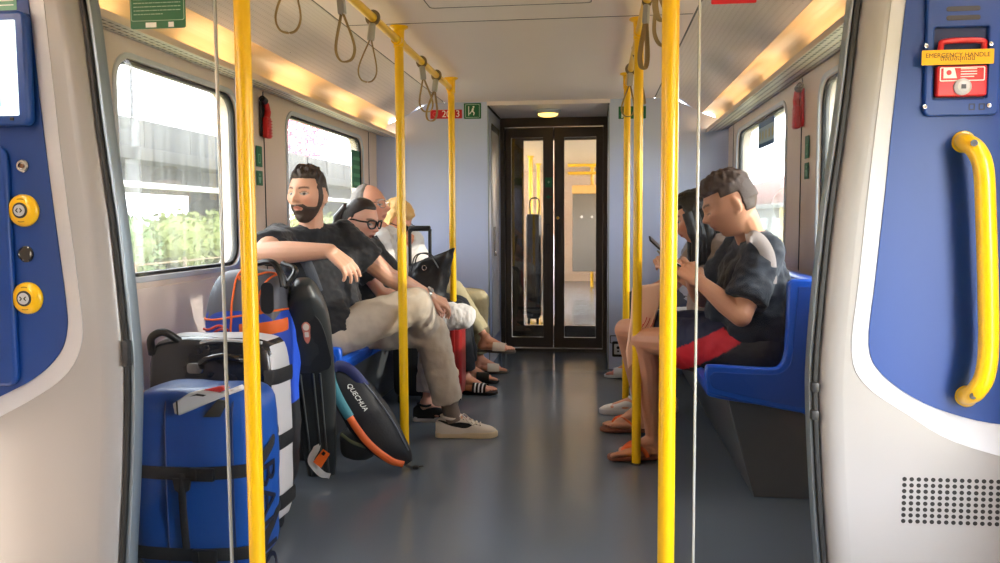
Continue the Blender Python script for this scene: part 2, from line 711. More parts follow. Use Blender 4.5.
cove_where = ['the nearest one', 'the second one', 'the third one', 'the fourth one', 'the one by the end wall']
n = 0
for s in (-1, 1):
    for i, y in enumerate((1.95, 2.9, 3.85, 4.8)):
        y0, y1 = y + 0.21, min(y + 0.95 - 0.21, 6.3)
        if i == 3:
            y1 = 5.54
        b = MB()
        b.tube([(s * 1.212, y0, 1.822), (s * 1.212, y1, 1.822)], 0.010, 12)
        lab = 'warm glowing light strip along the %s ceiling cove, %s' % ('left' if s < 0 else 'right', ['above the glass screen', 'above the window nearest the door', 'above the red emergency hammer', 'above the window by the end wall'][i])
        tag(b.build('cove_light', m_tube, origin=(s * 1.212, (y0 + y1) / 2, 1.832)), lab, 'light', 'warm strip lights in the ceiling coves')
    b = MB()
    b.tube([(s * 1.212, 5.95, 1.822), (s * 1.212, 6.32, 1.822)], 0.010, 12)
    tag(b.build('cove_light', m_tube, origin=(s * 1.212, 6.06, 1.832)), 'short warm glowing light strip in the %s ceiling cove, touching the end wall' % ('left' if s < 0 else 'right'), 'light', 'warm strip lights in the ceiling coves')
    b = MB()
    b.tube([(s * 1.212, -2.8, 1.822), (s * 1.212, 1.8, 1.822)], 0.010, 12)
    tag(b.build('cove_light', m_tube, origin=(s * 1.212, -0.5, 1.832)), 'long warm light strip in the %s cove over the doorway' % ('left' if s < 0 else 'right'), 'light', 'warm strip lights in the ceiling coves')

# end wall either side of the recess with the doors
for s, nm in ((-1, 'wall_end_left'), (1, 'wall_end_right')):
    b = MB()
    pts = [(s * 1.345, 0), (s * 0.462, 0), (s * 0.462, ZC), (s * 0.93, ZC), (s * 1.15, 1.945), (s * 1.26, 1.90), (s * 1.345, 1.83)]
    b.plate([pts], FRONT(YD + 0.1), YD + 0.1 - YB)
    o = tag(b.build(nm, m_bulk, smooth=False), kind='structure')
    b = MB()
    b.box(s * 0.462 - 0.004, s * 0.462 + 0.004, YB - 0.003, YB + 0.004, 0.0, ZC - 0.03)
    b.build('corner_strip', m_alu, o)
    if s < 0:
        b = MB()      # slotted vent and recessed pull in the side of the recess
        b.box(-0.462, -0.456, 6.52, 6.98, 1.86, 1.90)
        b.box(-0.462, -0.457, 6.50, 7.0, 0.2, 1.86, bev=0.002)
        b.build('pocket_cover', mat('grey cover', rgb(150, 152, 160), 0.35), o)
        b = MB()
        b.plate([rrect(6.60, 0.86, 6.74, 1.10, 0.02)], SIDE(-0.457, 1), 0.004)
        b.box(-0.457, -0.452, 6.50, 7.0, 1.865, 1.915)
        b.build('recessed_pull', m_dark, o)
        b = MB()
        b.box(-0.455, -0.447, 6.62, 6.72, 0.86, 0.90, bev=0.002)
        b.build('latch', m_steel, o)
    else:
        b = MB()
        b.plate([rrect(0.475, 0.200, 0.585, 0.262, 0.006), rrect(0.481, 0.206, 0.579, 0.256, 0.004)], FRONT(YB), 0.004)
        b.build('label_frame', m_dark, o)
b = MB()
b.box(-0.47, 0.47, YB - 0.01, YD + 0.1, 2.03, ZC + 0.03)
sof = tag(b.build('ceiling_recess', m_ceil, smooth=False), kind='structure')
b = MB()
for s in (-1, 1):
    b.box(s * 0.459 - 0.004, s * 0.459 + 0.004, YB - 0.01, YD, 2.016, 2.03)
b.build('edge_strip', m_rub, sof)

# ================================================================== door_1: glazed double end doors
d1 = tag(thing('door_1', (0, YD, 0)), kind='structure')
b = MB()
b.plate([[(-0.462, 0), (0.462, 0), (0.462, 2.03), (-0.462, 2.03)], [(-0.425, 0.025), (0.425, 0.025), (0.425, 1.955), (-0.425, 1.955)]], FRONT(YD + 0.05), 0.09)
b.build('door_frame', m_door, d1, smooth=False)
for s in (-1, 1):
    x0, x1 = (-0.423, -0.004) if s < 0 else (0.004, 0.423)
    g0, g1 = (-0.37, -0.092) if s < 0 else (0.092, 0.365)
    b = MB()
    b.plate([[(x0, 0.03), (x1, 0.03), (x1, 1.95), (x0, 1.95)], [(g0, 0.12), (g1, 0.12), (g1, 1.865), (g0, 1.865)]], FRONT(YD + 0.045), 0.045, 0.004)
    leaf = b.build('door_leaf', m_door, d1, smooth=False)
    b = MB()
    b.plate([[(g0 - .01, 0.11), (g1 + .01, 0.11), (g1 + .01, 1.875), (g0 - .01, 1.875)]], FRONT(YD + 0.026), 0.006)
    b.build('glass', m_dglass, leaf)
    b = MB()
    b.plate([rrect(s * 0.048 - 0.018, 0.86, s * 0.048 + 0.018, 1.12, 0.016), rrect(s * 0.048 - 0.012, 0.868, s * 0.048 + 0.012, 1.112, 0.011)], FRONT(YD), 0.008, 0.002)
    b.build('recessed_handle', m_black, leaf)
    if s > 0:
        b = MB()
        b.lathe([(0.0, 0.012), (0.010, 0.012), (0.014, 0.006), (0.014, 0)], FRONT(YD) @ Matrix.Translation((0.035, 1.17, 0)), 16)
        b.build('lock', mat('brass', rgb(200, 160, 70), 0.3, metal=1), leaf)
b = MB()
b.box(-0.46, 0.46, YD - 0.035, YD + 0.06, 0.0, 0.012, bev=0.003)
b.build('threshold', m_steel, d1)
# green notices on the left leaf
b = MB()
b.plate([rrect(-0.075, 1.435, 0.0 - 0.012, 1.52, 0.004)], FRONT(YD), 0.0015)
b.text('+', 0.05, FRONT(YD - 0.0015) @ Matrix.Translation((-0.043, 1.478, 0)), mi=1)
o = b.build('sign', [m_green, mat('pale green print', rgb(150, 200, 160), 0.5)], origin=(-0.043, YD, 1.478))
tag(o, 'small green square sticker on the dark stile of the end door', 'sign', 'green stickers on the end door')
b = MB()
b.plate([[(-0.07, 1.352), (-0.04, 1.37), (-0.04, 1.358), (-0.015, 1.358), (-0.015, 1.346), (-0.04, 1.346), (-0.04, 1.334)]], FRONT(YD), 0.0015)
o = b.build('sign', [m_green], origin=(-0.043, YD, 1.352))
tag(o, 'green arrow sticker below the square sticker on the end door', 'sign', 'green stickers on the end door')

# round lamp in the recess ceiling
t = thing('ceiling_lamp', (-0.02, 6.66, 2.03), 'round lit ceiling lamp above the dark end doors', 'light')
b = MB()
b.lathe([(0.0, 0), (0.105, 0), (0.105, -0.012), (0.085, -0.03), (0.08, -0.03)], Matrix.Translation((-0.02, 6.66, 2.03)), 32)
b.build('housing', m_ring, t)
b = MB()
b.lathe([(0.082, -0.028), (0.075, -0.042), (0.05, -0.05), (0.0, -0.052)], Matrix.Translation((-0.02, 6.66, 2.03)), 32)
b.build('diffuser', glow('lamp diffuser', (1.0, 0.60, 0.12, 1), 2.2), t)

# ================================================================== the gangway and the next car, seen through the doors
m_gang = mat('gangway bellows', rgb(60, 58, 56), 0.6)
b = MB()
b.box(-0.62, 0.62, YD + 0.1, 8.0, -0.06, -0.0)
b.box(-1.43, 1.43, 8.0, 15.5, -0.06, 0)
tag(b.build('floor_next_car', m_floor), kind='structure')
b = MB()
for s in (-1, 1):
    for k in range(7):
        b.box(s * 0.56 - 0.03, s * 0.56 + 0.03, 7.27 + k * 0.1, 7.36 + k * 0.1, 0, 2.05, bev=0.012)
b.box(-0.60, 0.60, 7.27, 8.0, 2.02, 2.08)
tag(b.build('wall_gangway', m_gang), kind='structure')
b = MB()
b.plate([[(-1.43, 0), (1.43, 0), (1.43, 2.1), (-1.43, 2.1)], [(-0.335, 0.12), (0.42, 0.12), (0.42, 1.92), (-0.335, 1.92)]], FRONT(8.05), 0.06)
tag(b.build('wall_next_end', m_door, smooth=False), kind='structure')
b = MB()
for s in (-1, 1):
    b.plate([[(8.05, 0), (15.5, 0), (15.5, 1.9), (8.05, 1.9)]] + [rrect(a, WZ[0], c, WZ[1], .1) for a, c in ((8.6, 10.0), (10.5, 11.9), (12.3, 13.8))], SIDE(s * HW, s), 0.08)
b.box(-1.43, 1.43, 15.5, 15.56, 0, 2.1)
tag(b.build('wall_next_car', m_wall, smooth=False), kind='structure')
b = MB()
b.box(-1.43, 1.43, 8.05, 15.5, ZC, ZC + 0.05)
tag(b.build('ceiling_next_car', m_ceil, smooth=False), kind='structure')
for s in (-1, 1):
    b = MB()
    b.box(s * 1.2 - 0.06, s * 1.2 + 0.06, 8.2, 15.2, 1.86, 1.90, bev=0.01)
    tag(b.build('strip_light', glow('next car tube', (1.0, 0.80, 0.58, 1), 7), origin=(s * 1.2, 11.7, 1.88)), 'long warm strip light on the %s side of the next car behind the end doors' % ('left' if s < 0 else 'right'), 'light', 'strip lights of the next car')

m_yel2 = m_yel
for i, (x, y) in enumerate(((-0.557, 11.7), (-0.557, 13.3), (0.30, 14.2))):
    t = thing('grab_pole', (x, y, 0), ['yellow pole of the next car seen through the left door pane, the nearer one', 'yellow pole of the next car seen through the left door pane, the farther one', 'yellow pole of the next car seen through the right door pane'][i], 'pole', 'yellow floor to ceiling poles')
    b = MB()
    b.cone((x, y, 0), (x, y, ZC), 0.03, n=16)
    b.build('tube', m_yel, t)
    b = MB()
    b.lathe([(0.0, ZC), (0.05, ZC), (0.05, ZC - 0.01), (0.032, ZC - 0.03), (0.0, ZC - 0.03)], Matrix.Translation((x, y, 0)), 20)
    b.build('ceiling_flange', m_yel, t)
t = thing('handrail', (0.2, 12.6, 1.9), 'pair of yellow crosswise rails of the next car seen through the right door pane', 'handrail')
for z in (1.98, 1.86):
    b = MB()
    b.cone((-0.06, 12.6, z), (1.3, 12.6, z), 0.022, n=12)
    b.build('rail', m_yel, t)
t = thing('end_door_panel', (0.2, 13.6, 0), 'tall dark grey panel of the next car seen through the right door pane', 'end_door_panel')  # stands for the door panel at the far end of the next car
b = MB()
b.box(-0.02, 1.33, 13.6, 13.9, 0.30, 1.58, bev=0.02)
b.build('panel', mat('grey panel', rgb(110, 106, 100), 0.5), t)
b = MB()
b.box(-0.03, 1.33, 13.58, 13.92, 1.58, 1.72, bev=0.02)
b.build('top_rail', mat('orange-lit top', rgb(214, 170, 100), 0.5), t)  # orange light on this box is put into its colour
for xx in (0.13, 0.30):
    b = MB()
    b.lathe([(0, 0), (0.022, 0), (0.02, 0.012), (0, 0.014)], FRONT(13.6) @ Matrix.Translation((xx, 1.2, 0)), 14)
    b.build('knob', m_ring, t)
for (x0, x1, z1, lab, m) in ((-0.40, -0.245, 1.22, 'tall black suitcase in the next car seen through the left door pane', mat('black case', rgb(30, 31, 34), 0.4)), (-0.22, -0.10, 1.0, 'grey suitcase in the next car seen through the left door pane', mat('silver case', rgb(150, 150, 156), 0.35))):
    t = thing('suitcase', ((x0 + x1) / 2, 9.2, 0), lab, 'suitcase')
    b = MB()
    b.box(x0, x1, 9.0, 9.3, 0.06, z1, bev=0.03)
    for k in range(3):
        b.box(x0 + 0.02 + k * 0.04, x0 + 0.04 + k * 0.04, 8.994, 9.0, 0.12, z1 - 0.08, bev=0.002)
    b.build('shell', m, t)
    b = MB()
    b.tube(spline([(x0 + 0.03, 9.25, z1 - 0.02), (x0 + 0.03, 9.25, z1 + 0.16), (x1 - 0.03, 9.25, z1 + 0.16), (x1 - 0.03, 9.25, z1 - 0.02)], 6), 0.01, 8)
    b.build('telescopic_handle', m_black, t)
    for xx in (x0 + 0.03, x1 - 0.03):
        b = MB()
        b.tube([(xx - 0.012, 9.05, 0.03), (xx + 0.012, 9.05, 0.03)], 0.03, 14)
        b.build('wheel', m_black, t)
t = thing('seat', (0.75, 9.6, 0), 'blue seat of the next car seen through the right door pane', 'seat')
b = MB()
b.box(0.47, 0.52, 9.4, 9.85, 0.45, 1.02, bev=0.02)
b.box(0.50, 0.95, 9.4, 9.85, 0.42, 0.50, bev=0.02)
b.build('shell', mat('blue seat far', rgb(20, 80, 180), 0.4), t)
b = MB()
b.box(0.55, 0.9, 9.45, 9.8, 0.0, 0.42, bev=0.02)
b.build('base', m_dark, t)

# ================================================================== vestibule partitions (the big white mouldings left and right)
EDGE = [(0.958, 0.0), (0.949, 0.2), (0.927, 0.45), (0.912, 0.69), (0.913, 0.84), (0.934, 1.137), (0.963, 1.4), (0.994, 1.72), (1.045, ZC)]
edge = [(p.x, p.y) for p in spline([(a, c, 0) for a, c in EDGE], 6)]


def partition(s, name, blue, ring):
    """s=-1 left, 1 right; blue / ring: outlines of the blue field and of its bright moulded rim"""
    out = 1.40 if s < 0 else 1.50
    e = [(s * x, z) for x, z in edge]
    ins = 0.055
    b = MB()
    ei = [(s * (x + ins), z) for x, z in edge]
    k = len(ring) - 1
    b.poly(ei + [(ring[0][0], ZC)] + ring[:k] + [(s * out, ring[k - 1][1]), (s * out, 0)], FRONT(YV + 0.06), 0.10)
    n_ = len(edge)
    g = []
    for j in range(n_):
        row = []
        for i in range(9):
            a_ = PI / 2 * i / 8
            row.append(b.bm.verts.new((s * (edge[j][0] + ins - ins * math.sin(a_)), YV - 0.04 + 0.045 * (1 - math.cos(a_)), edge[j][1])))
        row.append(b.bm.verts.new((s * edge[j][0], YV + 0.06, edge[j][1])))
        g.append(row)
    for j in range(n_ - 1):
        for i in range(9):
            b.bm.faces.new((g[j][i], g[j + 1][i], g[j + 1][i + 1], g[j][i + 1]))
    o = tag(b.build(name, m_white, angle=50), kind='structure')
    # bright chamfered rim sloping back to the blue field
    b = MB()
    n = len(ring)
    A = [b.bm.verts.new((p[0], YV - 0.042, p[1])) for p in ring]
    A2 = [b.bm.verts.new((p[0], YV - 0.03, p[1])) for p in ring]
    B = [b.bm.verts.new((p[0], YV - 0.012, p[1])) for p in blue]
    for i in range(n):
        j = (i + 1) % n
        b.bm.faces.new((A2[i], A2[j], A[j], A[i]))
        b.bm.faces.new((A[i], A[j], B[j], B[i]))
    b.build('rim', m_ring, o, angle=30)
    b = MB()
    b.poly(blue, FRONT(YV + 0.03), 0.045)
    b.build('blue_field', m_blue, o, smooth=False)
    # black gasket and grey edge profile along the curved edge
    for nm, d0, d1, m, y0, y1 in (('gasket', -0.001, 0.010, m_rub, YV - 0.02, YV + 0.05), ('edge_profile', 0.010, 0.022 if s < 0 else 0.018, m_alu, YV - 0.01, YV + 0.035)):
        b = MB()
        b.plate([[(s * (x - d0), z) for x, z in edge] + [(s * (x - d1), z) for x, z in edge[::-1]]], FRONT(y1), y1 - y0, 0.002)
        b.build(nm, m, o)
    b = MB()
    z = 0.78
    for zz in ((0.80,) if s < 0 else (0.735, 0.665)):
        b.box(s * 0.904 - 0.009, s * 0.904 + 0.009, YV - 0.03, YV - 0.01, zz - 0.04 if s < 0 else zz - 0.012, zz + 0.03 if s < 0 else zz + 0.012, bev=0.003)
    b.build('clip', m_dark, o)
    return o


def mould(pts, close, n):
    return [(p.x, p.y) for p in spline([(a, c, 0) for a, c in pts], n)] + close


bl = mould([(-1.170, 2.0), (-1.148, 1.748), (-1.122, 1.402), (-1.100, 1.16), (-1.080, 0.947), (-1.079, 0.86), (-1.105, 0.79), (-1.183, 0.72), (-1.325, 0.65)], [(-1.325, 2.0)], 4)
rl = mould([(-1.108, 2.02), (-1.085, 1.748), (-1.060, 1.402), (-1.039, 1.16), (-1.019, 0.947), (-1.018, 0.83), (-1.062, 0.745), (-1.150, 0.68), (-1.342, 0.58)], [(-1.342, 2.02)], 4)
pl = partition(-1, 'wall_partition_left', bl, rl)
br = mould([(1.125, 2.0), (1.094, 1.667), (1.071, 1.385), (1.058, 1.20), (1.042, 1.0), (1.031, 0.84), (1.066, 0.766), (1.162, 0.699), (1.287, 0.658), (1.405, 0.645)], [(1.405, 2.0)], 4)
rr = mould([(1.085, 2.02), (1.053, 1.667), (1.026, 1.385), (1.010, 1.20), (0.995, 1.0), (0.983, 0.825), (1.018, 0.745), (1.115, 0.676), (1.228, 0.610), (1.420, 0.555)], [(1.420, 2.02)], 4)
pr_ = partition(1, 'wall_partition_right', br, rr)

# back end of the vestibule, behind the camera
b = MB()
b.box(-1.43, 1.43, -3.26, -3.2, 0, 2.1)
tag(b.build('wall_rear', m_bulk, smooth=False), kind='structure')

# ================================================================== outdoors
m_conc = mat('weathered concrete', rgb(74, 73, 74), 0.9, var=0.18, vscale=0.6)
m_conc_shade = mat('shaded concrete', rgb(62, 60, 60), 0.9, var=0.2, vscale=0.8)  # darker copy of the concrete, with the shade under the deck in its colour
b = MB()
b.box(-45, -1.9, -30, 90, -0.75, -0.70)
b.box(1.9, 45, -30, 90, -0.75, -0.70)
b.box(-1.9, 1.9, -30, 90, -1.3, -1.2)
tag(b.build('ground', mat('dry grass ground', rgb(150, 142, 96), 0.95, var=0.25, vscale=1.2)), kind='structure')
t = thing('viaduct', (-14.6, 30, -0.7), 'grey concrete road viaduct outside the left windows', 'bridge')
b = MB()
b.box(-14.2, -14.0, -20, 85, 3.50, 4.42, bev=0.03)
for y in range(-20, 85, 3):
    b.box(-14.0, -13.97, y, y + 0.05, 3.55, 4.42)
b.build('parapet', m_conc, t)
b = MB()
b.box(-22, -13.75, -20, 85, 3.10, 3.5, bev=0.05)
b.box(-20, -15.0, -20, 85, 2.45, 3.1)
b.build('deck', m_conc_shade, t)
b = MB()
b.box(-14.9, -14.6, -20, 85, 2.30, 2.50, bev=0.03)
b.build('pipe', mat('white duct', rgb(235, 235, 230), 0.6), t)
for y in (2, 20, 38, 56, 74):
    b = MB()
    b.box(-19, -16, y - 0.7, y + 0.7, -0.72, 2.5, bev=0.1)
    b.build('pier', m_conc_shade, t)


def leafy(b, c, r, n, size, rnd, mi=0):
    for i in range(n):
        while True:
            q = V((rnd.uniform(-1, 1), rnd.uniform(-1, 1), rnd.uniform(-1, 1)))
            if 0.35 < q.length < 1:
                break
        p = V(c) + V((q.x * r[0], q.y * r[1], q.z * r[2]))
        u = V((rnd.uniform(-1, 1), rnd.uniform(-1, 1), rnd.uniform(-1, 1))).normalized()
        w = u.orthogonal().normalized()
        k = size * rnd.uniform(0.6, 1.3)
        b.quad([p - u * k, p + w * k * 0.5, p + u * k, p - w * k * 0.5], mi)


m_leaf = mat('bush leaves', rgb(104, 112, 54), 0.7, var=0.3, vscale=2)
m_leaf2 = mat('dark leaves', rgb(84, 104, 54), 0.7, var=0.3, vscale=2)
m_stem = mat('twigs', rgb(120, 100, 80), 0.9)
rnd = random.Random(3)
bush_l = ['first', 'second', 'third', 'fourth', 'fifth', 'sixth', 'seventh']
for i, y in enumerate((21.5, 25, 28.5, 32.0, 36, 40.5, 46)):
    t = thing('bush', (-13.0, y, -0.7), 'leafy green bush below the viaduct outside the left window, %s along the row' % bush_l[i], 'bush', 'bushes below the viaduct')
    b = MB()
    hgt = 1.25 + 0.35 * rnd.random()
    b.ell((-13.0, y, 0.45), (0.9, 1.5, hgt * 0.62), seg=14)
    b.wrinkle(0.25, 1.3, seed=i)
    leafy(b, (-13.0, y, 0.45), (1.1, 1.9, hgt * 0.85), 700, 0.13, rnd)
    b.build('foliage', m_leaf if i % 3 else m_leaf2, t, smooth=False)
    b = MB()
    for k in range(6):
        b.cone((-13.0 + rnd.uniform(-.3, .3), y + rnd.uniform(-.8, .8), -0.72), (-13.0 + rnd.uniform(-.6, .6), y + rnd.uniform(-1.2, 1.2), 0.4), 0.035, 0.02, 6)
    b.build('stem', m_stem, t)
t = thing('fence', (-11.4, 30, -0.7), 'low post and rail fence in front of the bushes outside the left window', 'fence')
b = MB()
for z in (-0.25, 0.05):
    b.box(-11.42, -11.38, 10, 60, z - 0.02, z + 0.02)
b.build('rail', m_stem, t)
for k in range(17):
    b = MB()
    b.box(-11.44, -11.36, 11.96 + 2.6 * k, 12.04 + 2.6 * k, -0.72, 0.15)
    b.build('post', m_stem, t)
m_pink = mat('pink blossom', rgb(225, 120, 150), 0.7, var=0.2, vscale=2)
for i, (y, hgt) in enumerate(((22.2, 5.1), (24.6, 5.0), (47, 6.3), (62, 8.0))):
    t = thing('flowering_tree', (-17.0, y, 3.5), ['pink blossoming shrub above the parapet, beside the lamp post in the near left window', 'pink and yellow blossoming shrub just right of the lamp post, above the parapet', 'pink blossoming tree seen behind the bearded man through the second left window', 'far pink blossoming tree at the right of the second left window'][i], 'tree', 'pink blossoming trees on the viaduct')
    b = MB()
    leafy(b, (-17.0, y, hgt), (0.7, 1.15 if i < 2 else 5.0, 0.75 if i < 2 else 2.1), 550 if i < 2 else 900, 0.10 if i < 2 else 0.17, rnd)
    b.build('blossom', m_pink, t, smooth=False)
    b = MB()
    b.cone((-17.0, y, 3.49), (-17.0, y, hgt), 0.07, 0.04, 8)
    for k in range(5):
        b.cone((-17.0, y, 3.9), (-17.0 + rnd.uniform(-.5, .5), y + rnd.uniform(-.9, .9), hgt + 0.3), 0.03, 0.012, 6)
    b.build('trunk', m_stem, t)
t = thing('lamp_post', (-14.6, 25.4, 4.4), 'thin grey lamp post on the viaduct in the near left window', 'lamp post')
b = MB()
b.cone((-14.6, 25.4, 3.5), (-14.6, 25.4, 9.5), 0.07, 0.045, 10)
b.build('pole', m_conc, t)
b = MB()
b.tube(spline([(-14.6, 25.4, 9.4), (-14.3, 25.4, 9.75), (-13.4, 25.4, 9.9)], 6), 0.035, 8)
b.box(-13.6, -12.9, 25.3, 25.5, 9.86, 9.96, bev=0.03)
b.build('lamp_arm', m_conc, t)

# right side: station building, gantry and roof far outside
m_pale = mat('pale render', rgb(104, 106, 104), 0.8, var=0.06, vscale=.5)
t = thing('station_building', (14, 45, -0.7), 'pale building with a red roof outside the right window behind the seated man', 'building')
b = MB()
b.box(13, 22, 30, 78, -0.72, 1.9, bev=0.05)
b.build('wall', m_pale, t)
b = MB()
b.plate([[(12.2, 2.0), (22.5, 2.0), (20, 4.4), (15, 4.4)]], FRONT(78.5), 49)
b.build('roof', mat('red roof tiles', rgb(120, 66, 56), 0.8, var=0.2, vscale=3), t, smooth=False)
for k in range(9):
    b = MB()
    b.box(12.96, 13.02, 33 + k * 5, 36 + k * 5, -0.1, 1.2, bev=0.02)
    b.build('window', mat('grey shopfront', rgb(120, 140, 140), 0.3), t)
t = thing('gantry', (9.5, 24, -0.7), 'yellow and white gantry rails outside the right window behind the seated man', 'gantry')
for y in (15, 20, 25, 30, 36, 42):
    b = MB()
    b.box(9.4, 9.6, y - 0.1, y + 0.1, -0.72, 1.75)
    b.build('post', mat('ochre paint', rgb(200, 170, 80), 0.6), t)
b = MB()
b.box(9.35, 9.65, 10, 60, 1.7, 1.95, bev=0.03)
b.box(9.45, 9.55, 10, 60, 0.95, 1.05)
b.build('beam', m_pale, t)

# ================================================================== daylight
w = bpy.data.worlds.new('sky')
SC.world = w
w.use_nodes = True
bg = w.node_tree.nodes['Background']
bg.inputs['Color'].default_value = (0.95, 0.97, 1.0, 1)
bg.inputs['Strength'].default_value = 16.0
sl = bpy.data.lights.new('sun', 'SUN')
sl.energy = 7.0
sl.angle = math.radians(0.6)
sl.color = (1.0, 0.93, 0.82)
so = bpy.data.objects.new('sun', sl)
COL.objects.link(so)
so.rotation_euler = V((-0.93, 0.14, -0.31)).to_track_quat('-Z', 'Y').to_euler()
so.location = (5, -3, 6)


def portal(x, y0, y1, z0, z1, s):
    l = bpy.data.lights.new('window_daylight', 'AREA')
    l.shape = 'RECTANGLE'
    l.size = y1 - y0
    l.size_y = z1 - z0
    l.cycles.is_portal = True
    o = bpy.data.objects.new('window_daylight', l)
    COL.objects.link(o)
    o.matrix_world = basis((x, (y0 + y1) / 2, (z0 + z1) / 2), (0, 1, 0), z=(s, 0, 0))


for s in (-1, 1):
    for a, c in list(WIN.values()):
        portal(s * 1.40, a, c, WZ[0], WZ[1], s)
    portal(s * 1.46, 1.03, 1.68 if s > 0 else 1.27, 0.43 if s > 0 else 0.83, 1.82, s)

SC.view_settings.view_transform = 'Standard'
SC.view_settings.look = 'None'
SC.view_settings.exposure = 0.80
SC.view_settings.gamma = 1.0
SC.view_settings.use_curve_mapping = False
SC.cycles.use_denoising = True
SC.cycles.max_bounces = 10
SC.cycles.diffuse_bounces = 6
SC.cycles.glossy_bounces = 4
SC.cycles.transparent_max_bounces = 24
SC.cycles.sample_clamp_indirect = 6
SC.cycles.caustics_reflective = False
SC.cycles.caustics_refractive = False
# ================================================================== poles, handrails and strap hangers
POLE_X = 0.557
pole_lab = {(-1, 0): 'nearest yellow pole of the left row, beside the blue duffel bag', (-1, 1): 'middle yellow pole of the left row, in front of the bearded man', (-1, 2): 'farthest yellow pole of the left row, behind the black tote bag',
            (1, 0): 'nearest yellow pole of the right row, beside the right glass screen', (1, 1): 'middle yellow pole of the right row, by the orange flip-flops', (1, 2): 'farthest yellow pole of the right row, by the white sneaker'}
RAILZ = 1.992
for s in (-1, 1):
    for i, y in enumerate((2.10, 3.845, 5.25)):
        x = s * POLE_X if not (s > 0 and i == 0) else 0.547
        t = thing('grab_pole', (x, y, 0), pole_lab[(s, i)], 'pole', 'yellow floor to ceiling poles')
        b = MB()
        b.cone((x, y, 0), (x, y, ZC), 0.0215, n=28)
        b.build('tube', m_yel, t)
        b = MB()
        b.lathe([(0.0, ZC), (0.045, ZC), (0.045, ZC - 0.006), (0.027, ZC - 0.016), (0.0245, ZC - 0.05), (0.0, ZC - 0.05)], Matrix.Translation((x, y, 0)), 28)
        b.build('ceiling_flange', m_yel, t)
        b = MB()
        b.lathe([(0.0, 0), (0.027, 0), (0.027, 0.004), (0.022, 0.008), (0.0, 0.008)], Matrix.Translation((x, y, 0)), 28)
        b.build('floor_collar', m_dark, t)
    t = thing('handrail', (s * POLE_X, 3.2, RAILZ), 'horizontal yellow handrail under the ceiling along the %s row of poles' % ('left' if s < 0 else 'right'), 'handrail')
    b = MB()
    b.cone((s * POLE_X, 1.2, RAILZ), (s * POLE_X, 5.25, RAILZ), 0.018, n=20)
    b.build('rail', m_yel, t)
    for y in (2.10, 3.845, 5.25):
        b = MB()
        x = s * POLE_X if not (s > 0 and y < 3) else 0.547
        b.cone((x, y, RAILZ - 0.028), (x, y, RAILZ + 0.028), 0.0255, n=24)
        b.cone((x, y - 0.055, RAILZ), (x, y + 0.055 if y < 5 else y + 0.02, RAILZ), 0.0225, n=24)
        b.tube([(x + 0.0235 * math.cos(a * PI / 10), y - 0.055, RAILZ + 0.0235 * math.sin(a * PI / 10)) for a in range(20)], 0.0025, 6, True)
        b.build('clamp', m_yel, t)

m_strap = mat('tan leather strap', rgb(150, 125, 78), 0.6, var=0.08)
m_grip = mat('grey strap grip', rgb(165, 165, 162), 0.45)
which = ['first', 'second', 'third', 'fourth', 'fifth']
for s, ys in ((-1, (2.48, 2.95, 3.39, 4.35, 4.76)), (1, (2.48, 2.85, 3.25, 4.25, 4.72))):
    for i, y in enumerate(ys):
        x = s * POLE_X
        t = thing('strap_hanger', (x, y, RAILZ), 'tan loop strap hanging from the %s handrail, %s from the near end' % ('left' if s < 0 else 'right', which[i]), 'strap', 'strap hangers on the handrails')
        tilt = Matrix.Translation((x, y, RAILZ)) @ Matrix.Rotation(math.radians((5, -4, 7, -6, 8)[i] - (4 if s > 0 else 0)), 4, 'Y') @ Matrix.Rotation(math.radians((12, -10, 20, 35, -25)[i] + (45 if s > 0 else 0)), 4, 'Z')
        b = MB()
        ring = [tilt @ V((0.0225 * math.cos(a * PI / 12), 0, 0.0225 * math.sin(a * PI / 12))) for a in range(24)]
        ring = [V((x, y, RAILZ)) + V(((p - V((x, y, RAILZ))).x, (p - V((x, y, RAILZ))).y * 0.2, (p - V((x, y, RAILZ))).z)) for p in ring]
        b.tube(ring, 0.0055, 8, True, flat=(2.0, 0.6), up=(0, 1, 0))
        b.build('clip', mat('grey clip', rgb(120, 105, 80), 0.5), t)
        b = MB()
        b.box(-0.015, 0.015, -0.011, 0.011, -0.095, -0.022, bev=0.006, M=tilt)
        b.build('grip', m_grip, t)
        b = MB()
        pts = spline([(0, 0, -0.075), (0.008, 0, -0.105), (0.034, 0, -0.19), (0.036, 0, -0.232), (0.018, 0, -0.260), (-0.018, 0, -0.260), (-0.036, 0, -0.232), (-0.034, 0, -0.19), (-0.008, 0, -0.105)], 7, True)
        ax = (tilt.to_3x3() @ V((0, 1, 0)))
        b.tube([tilt @ p for p in pts], 0.0032, 8, True, flat=(3.2, 1.0), up=tuple(ax.cross(V((0, 0, 1)))))
        b.build('loop', m_strap, t)

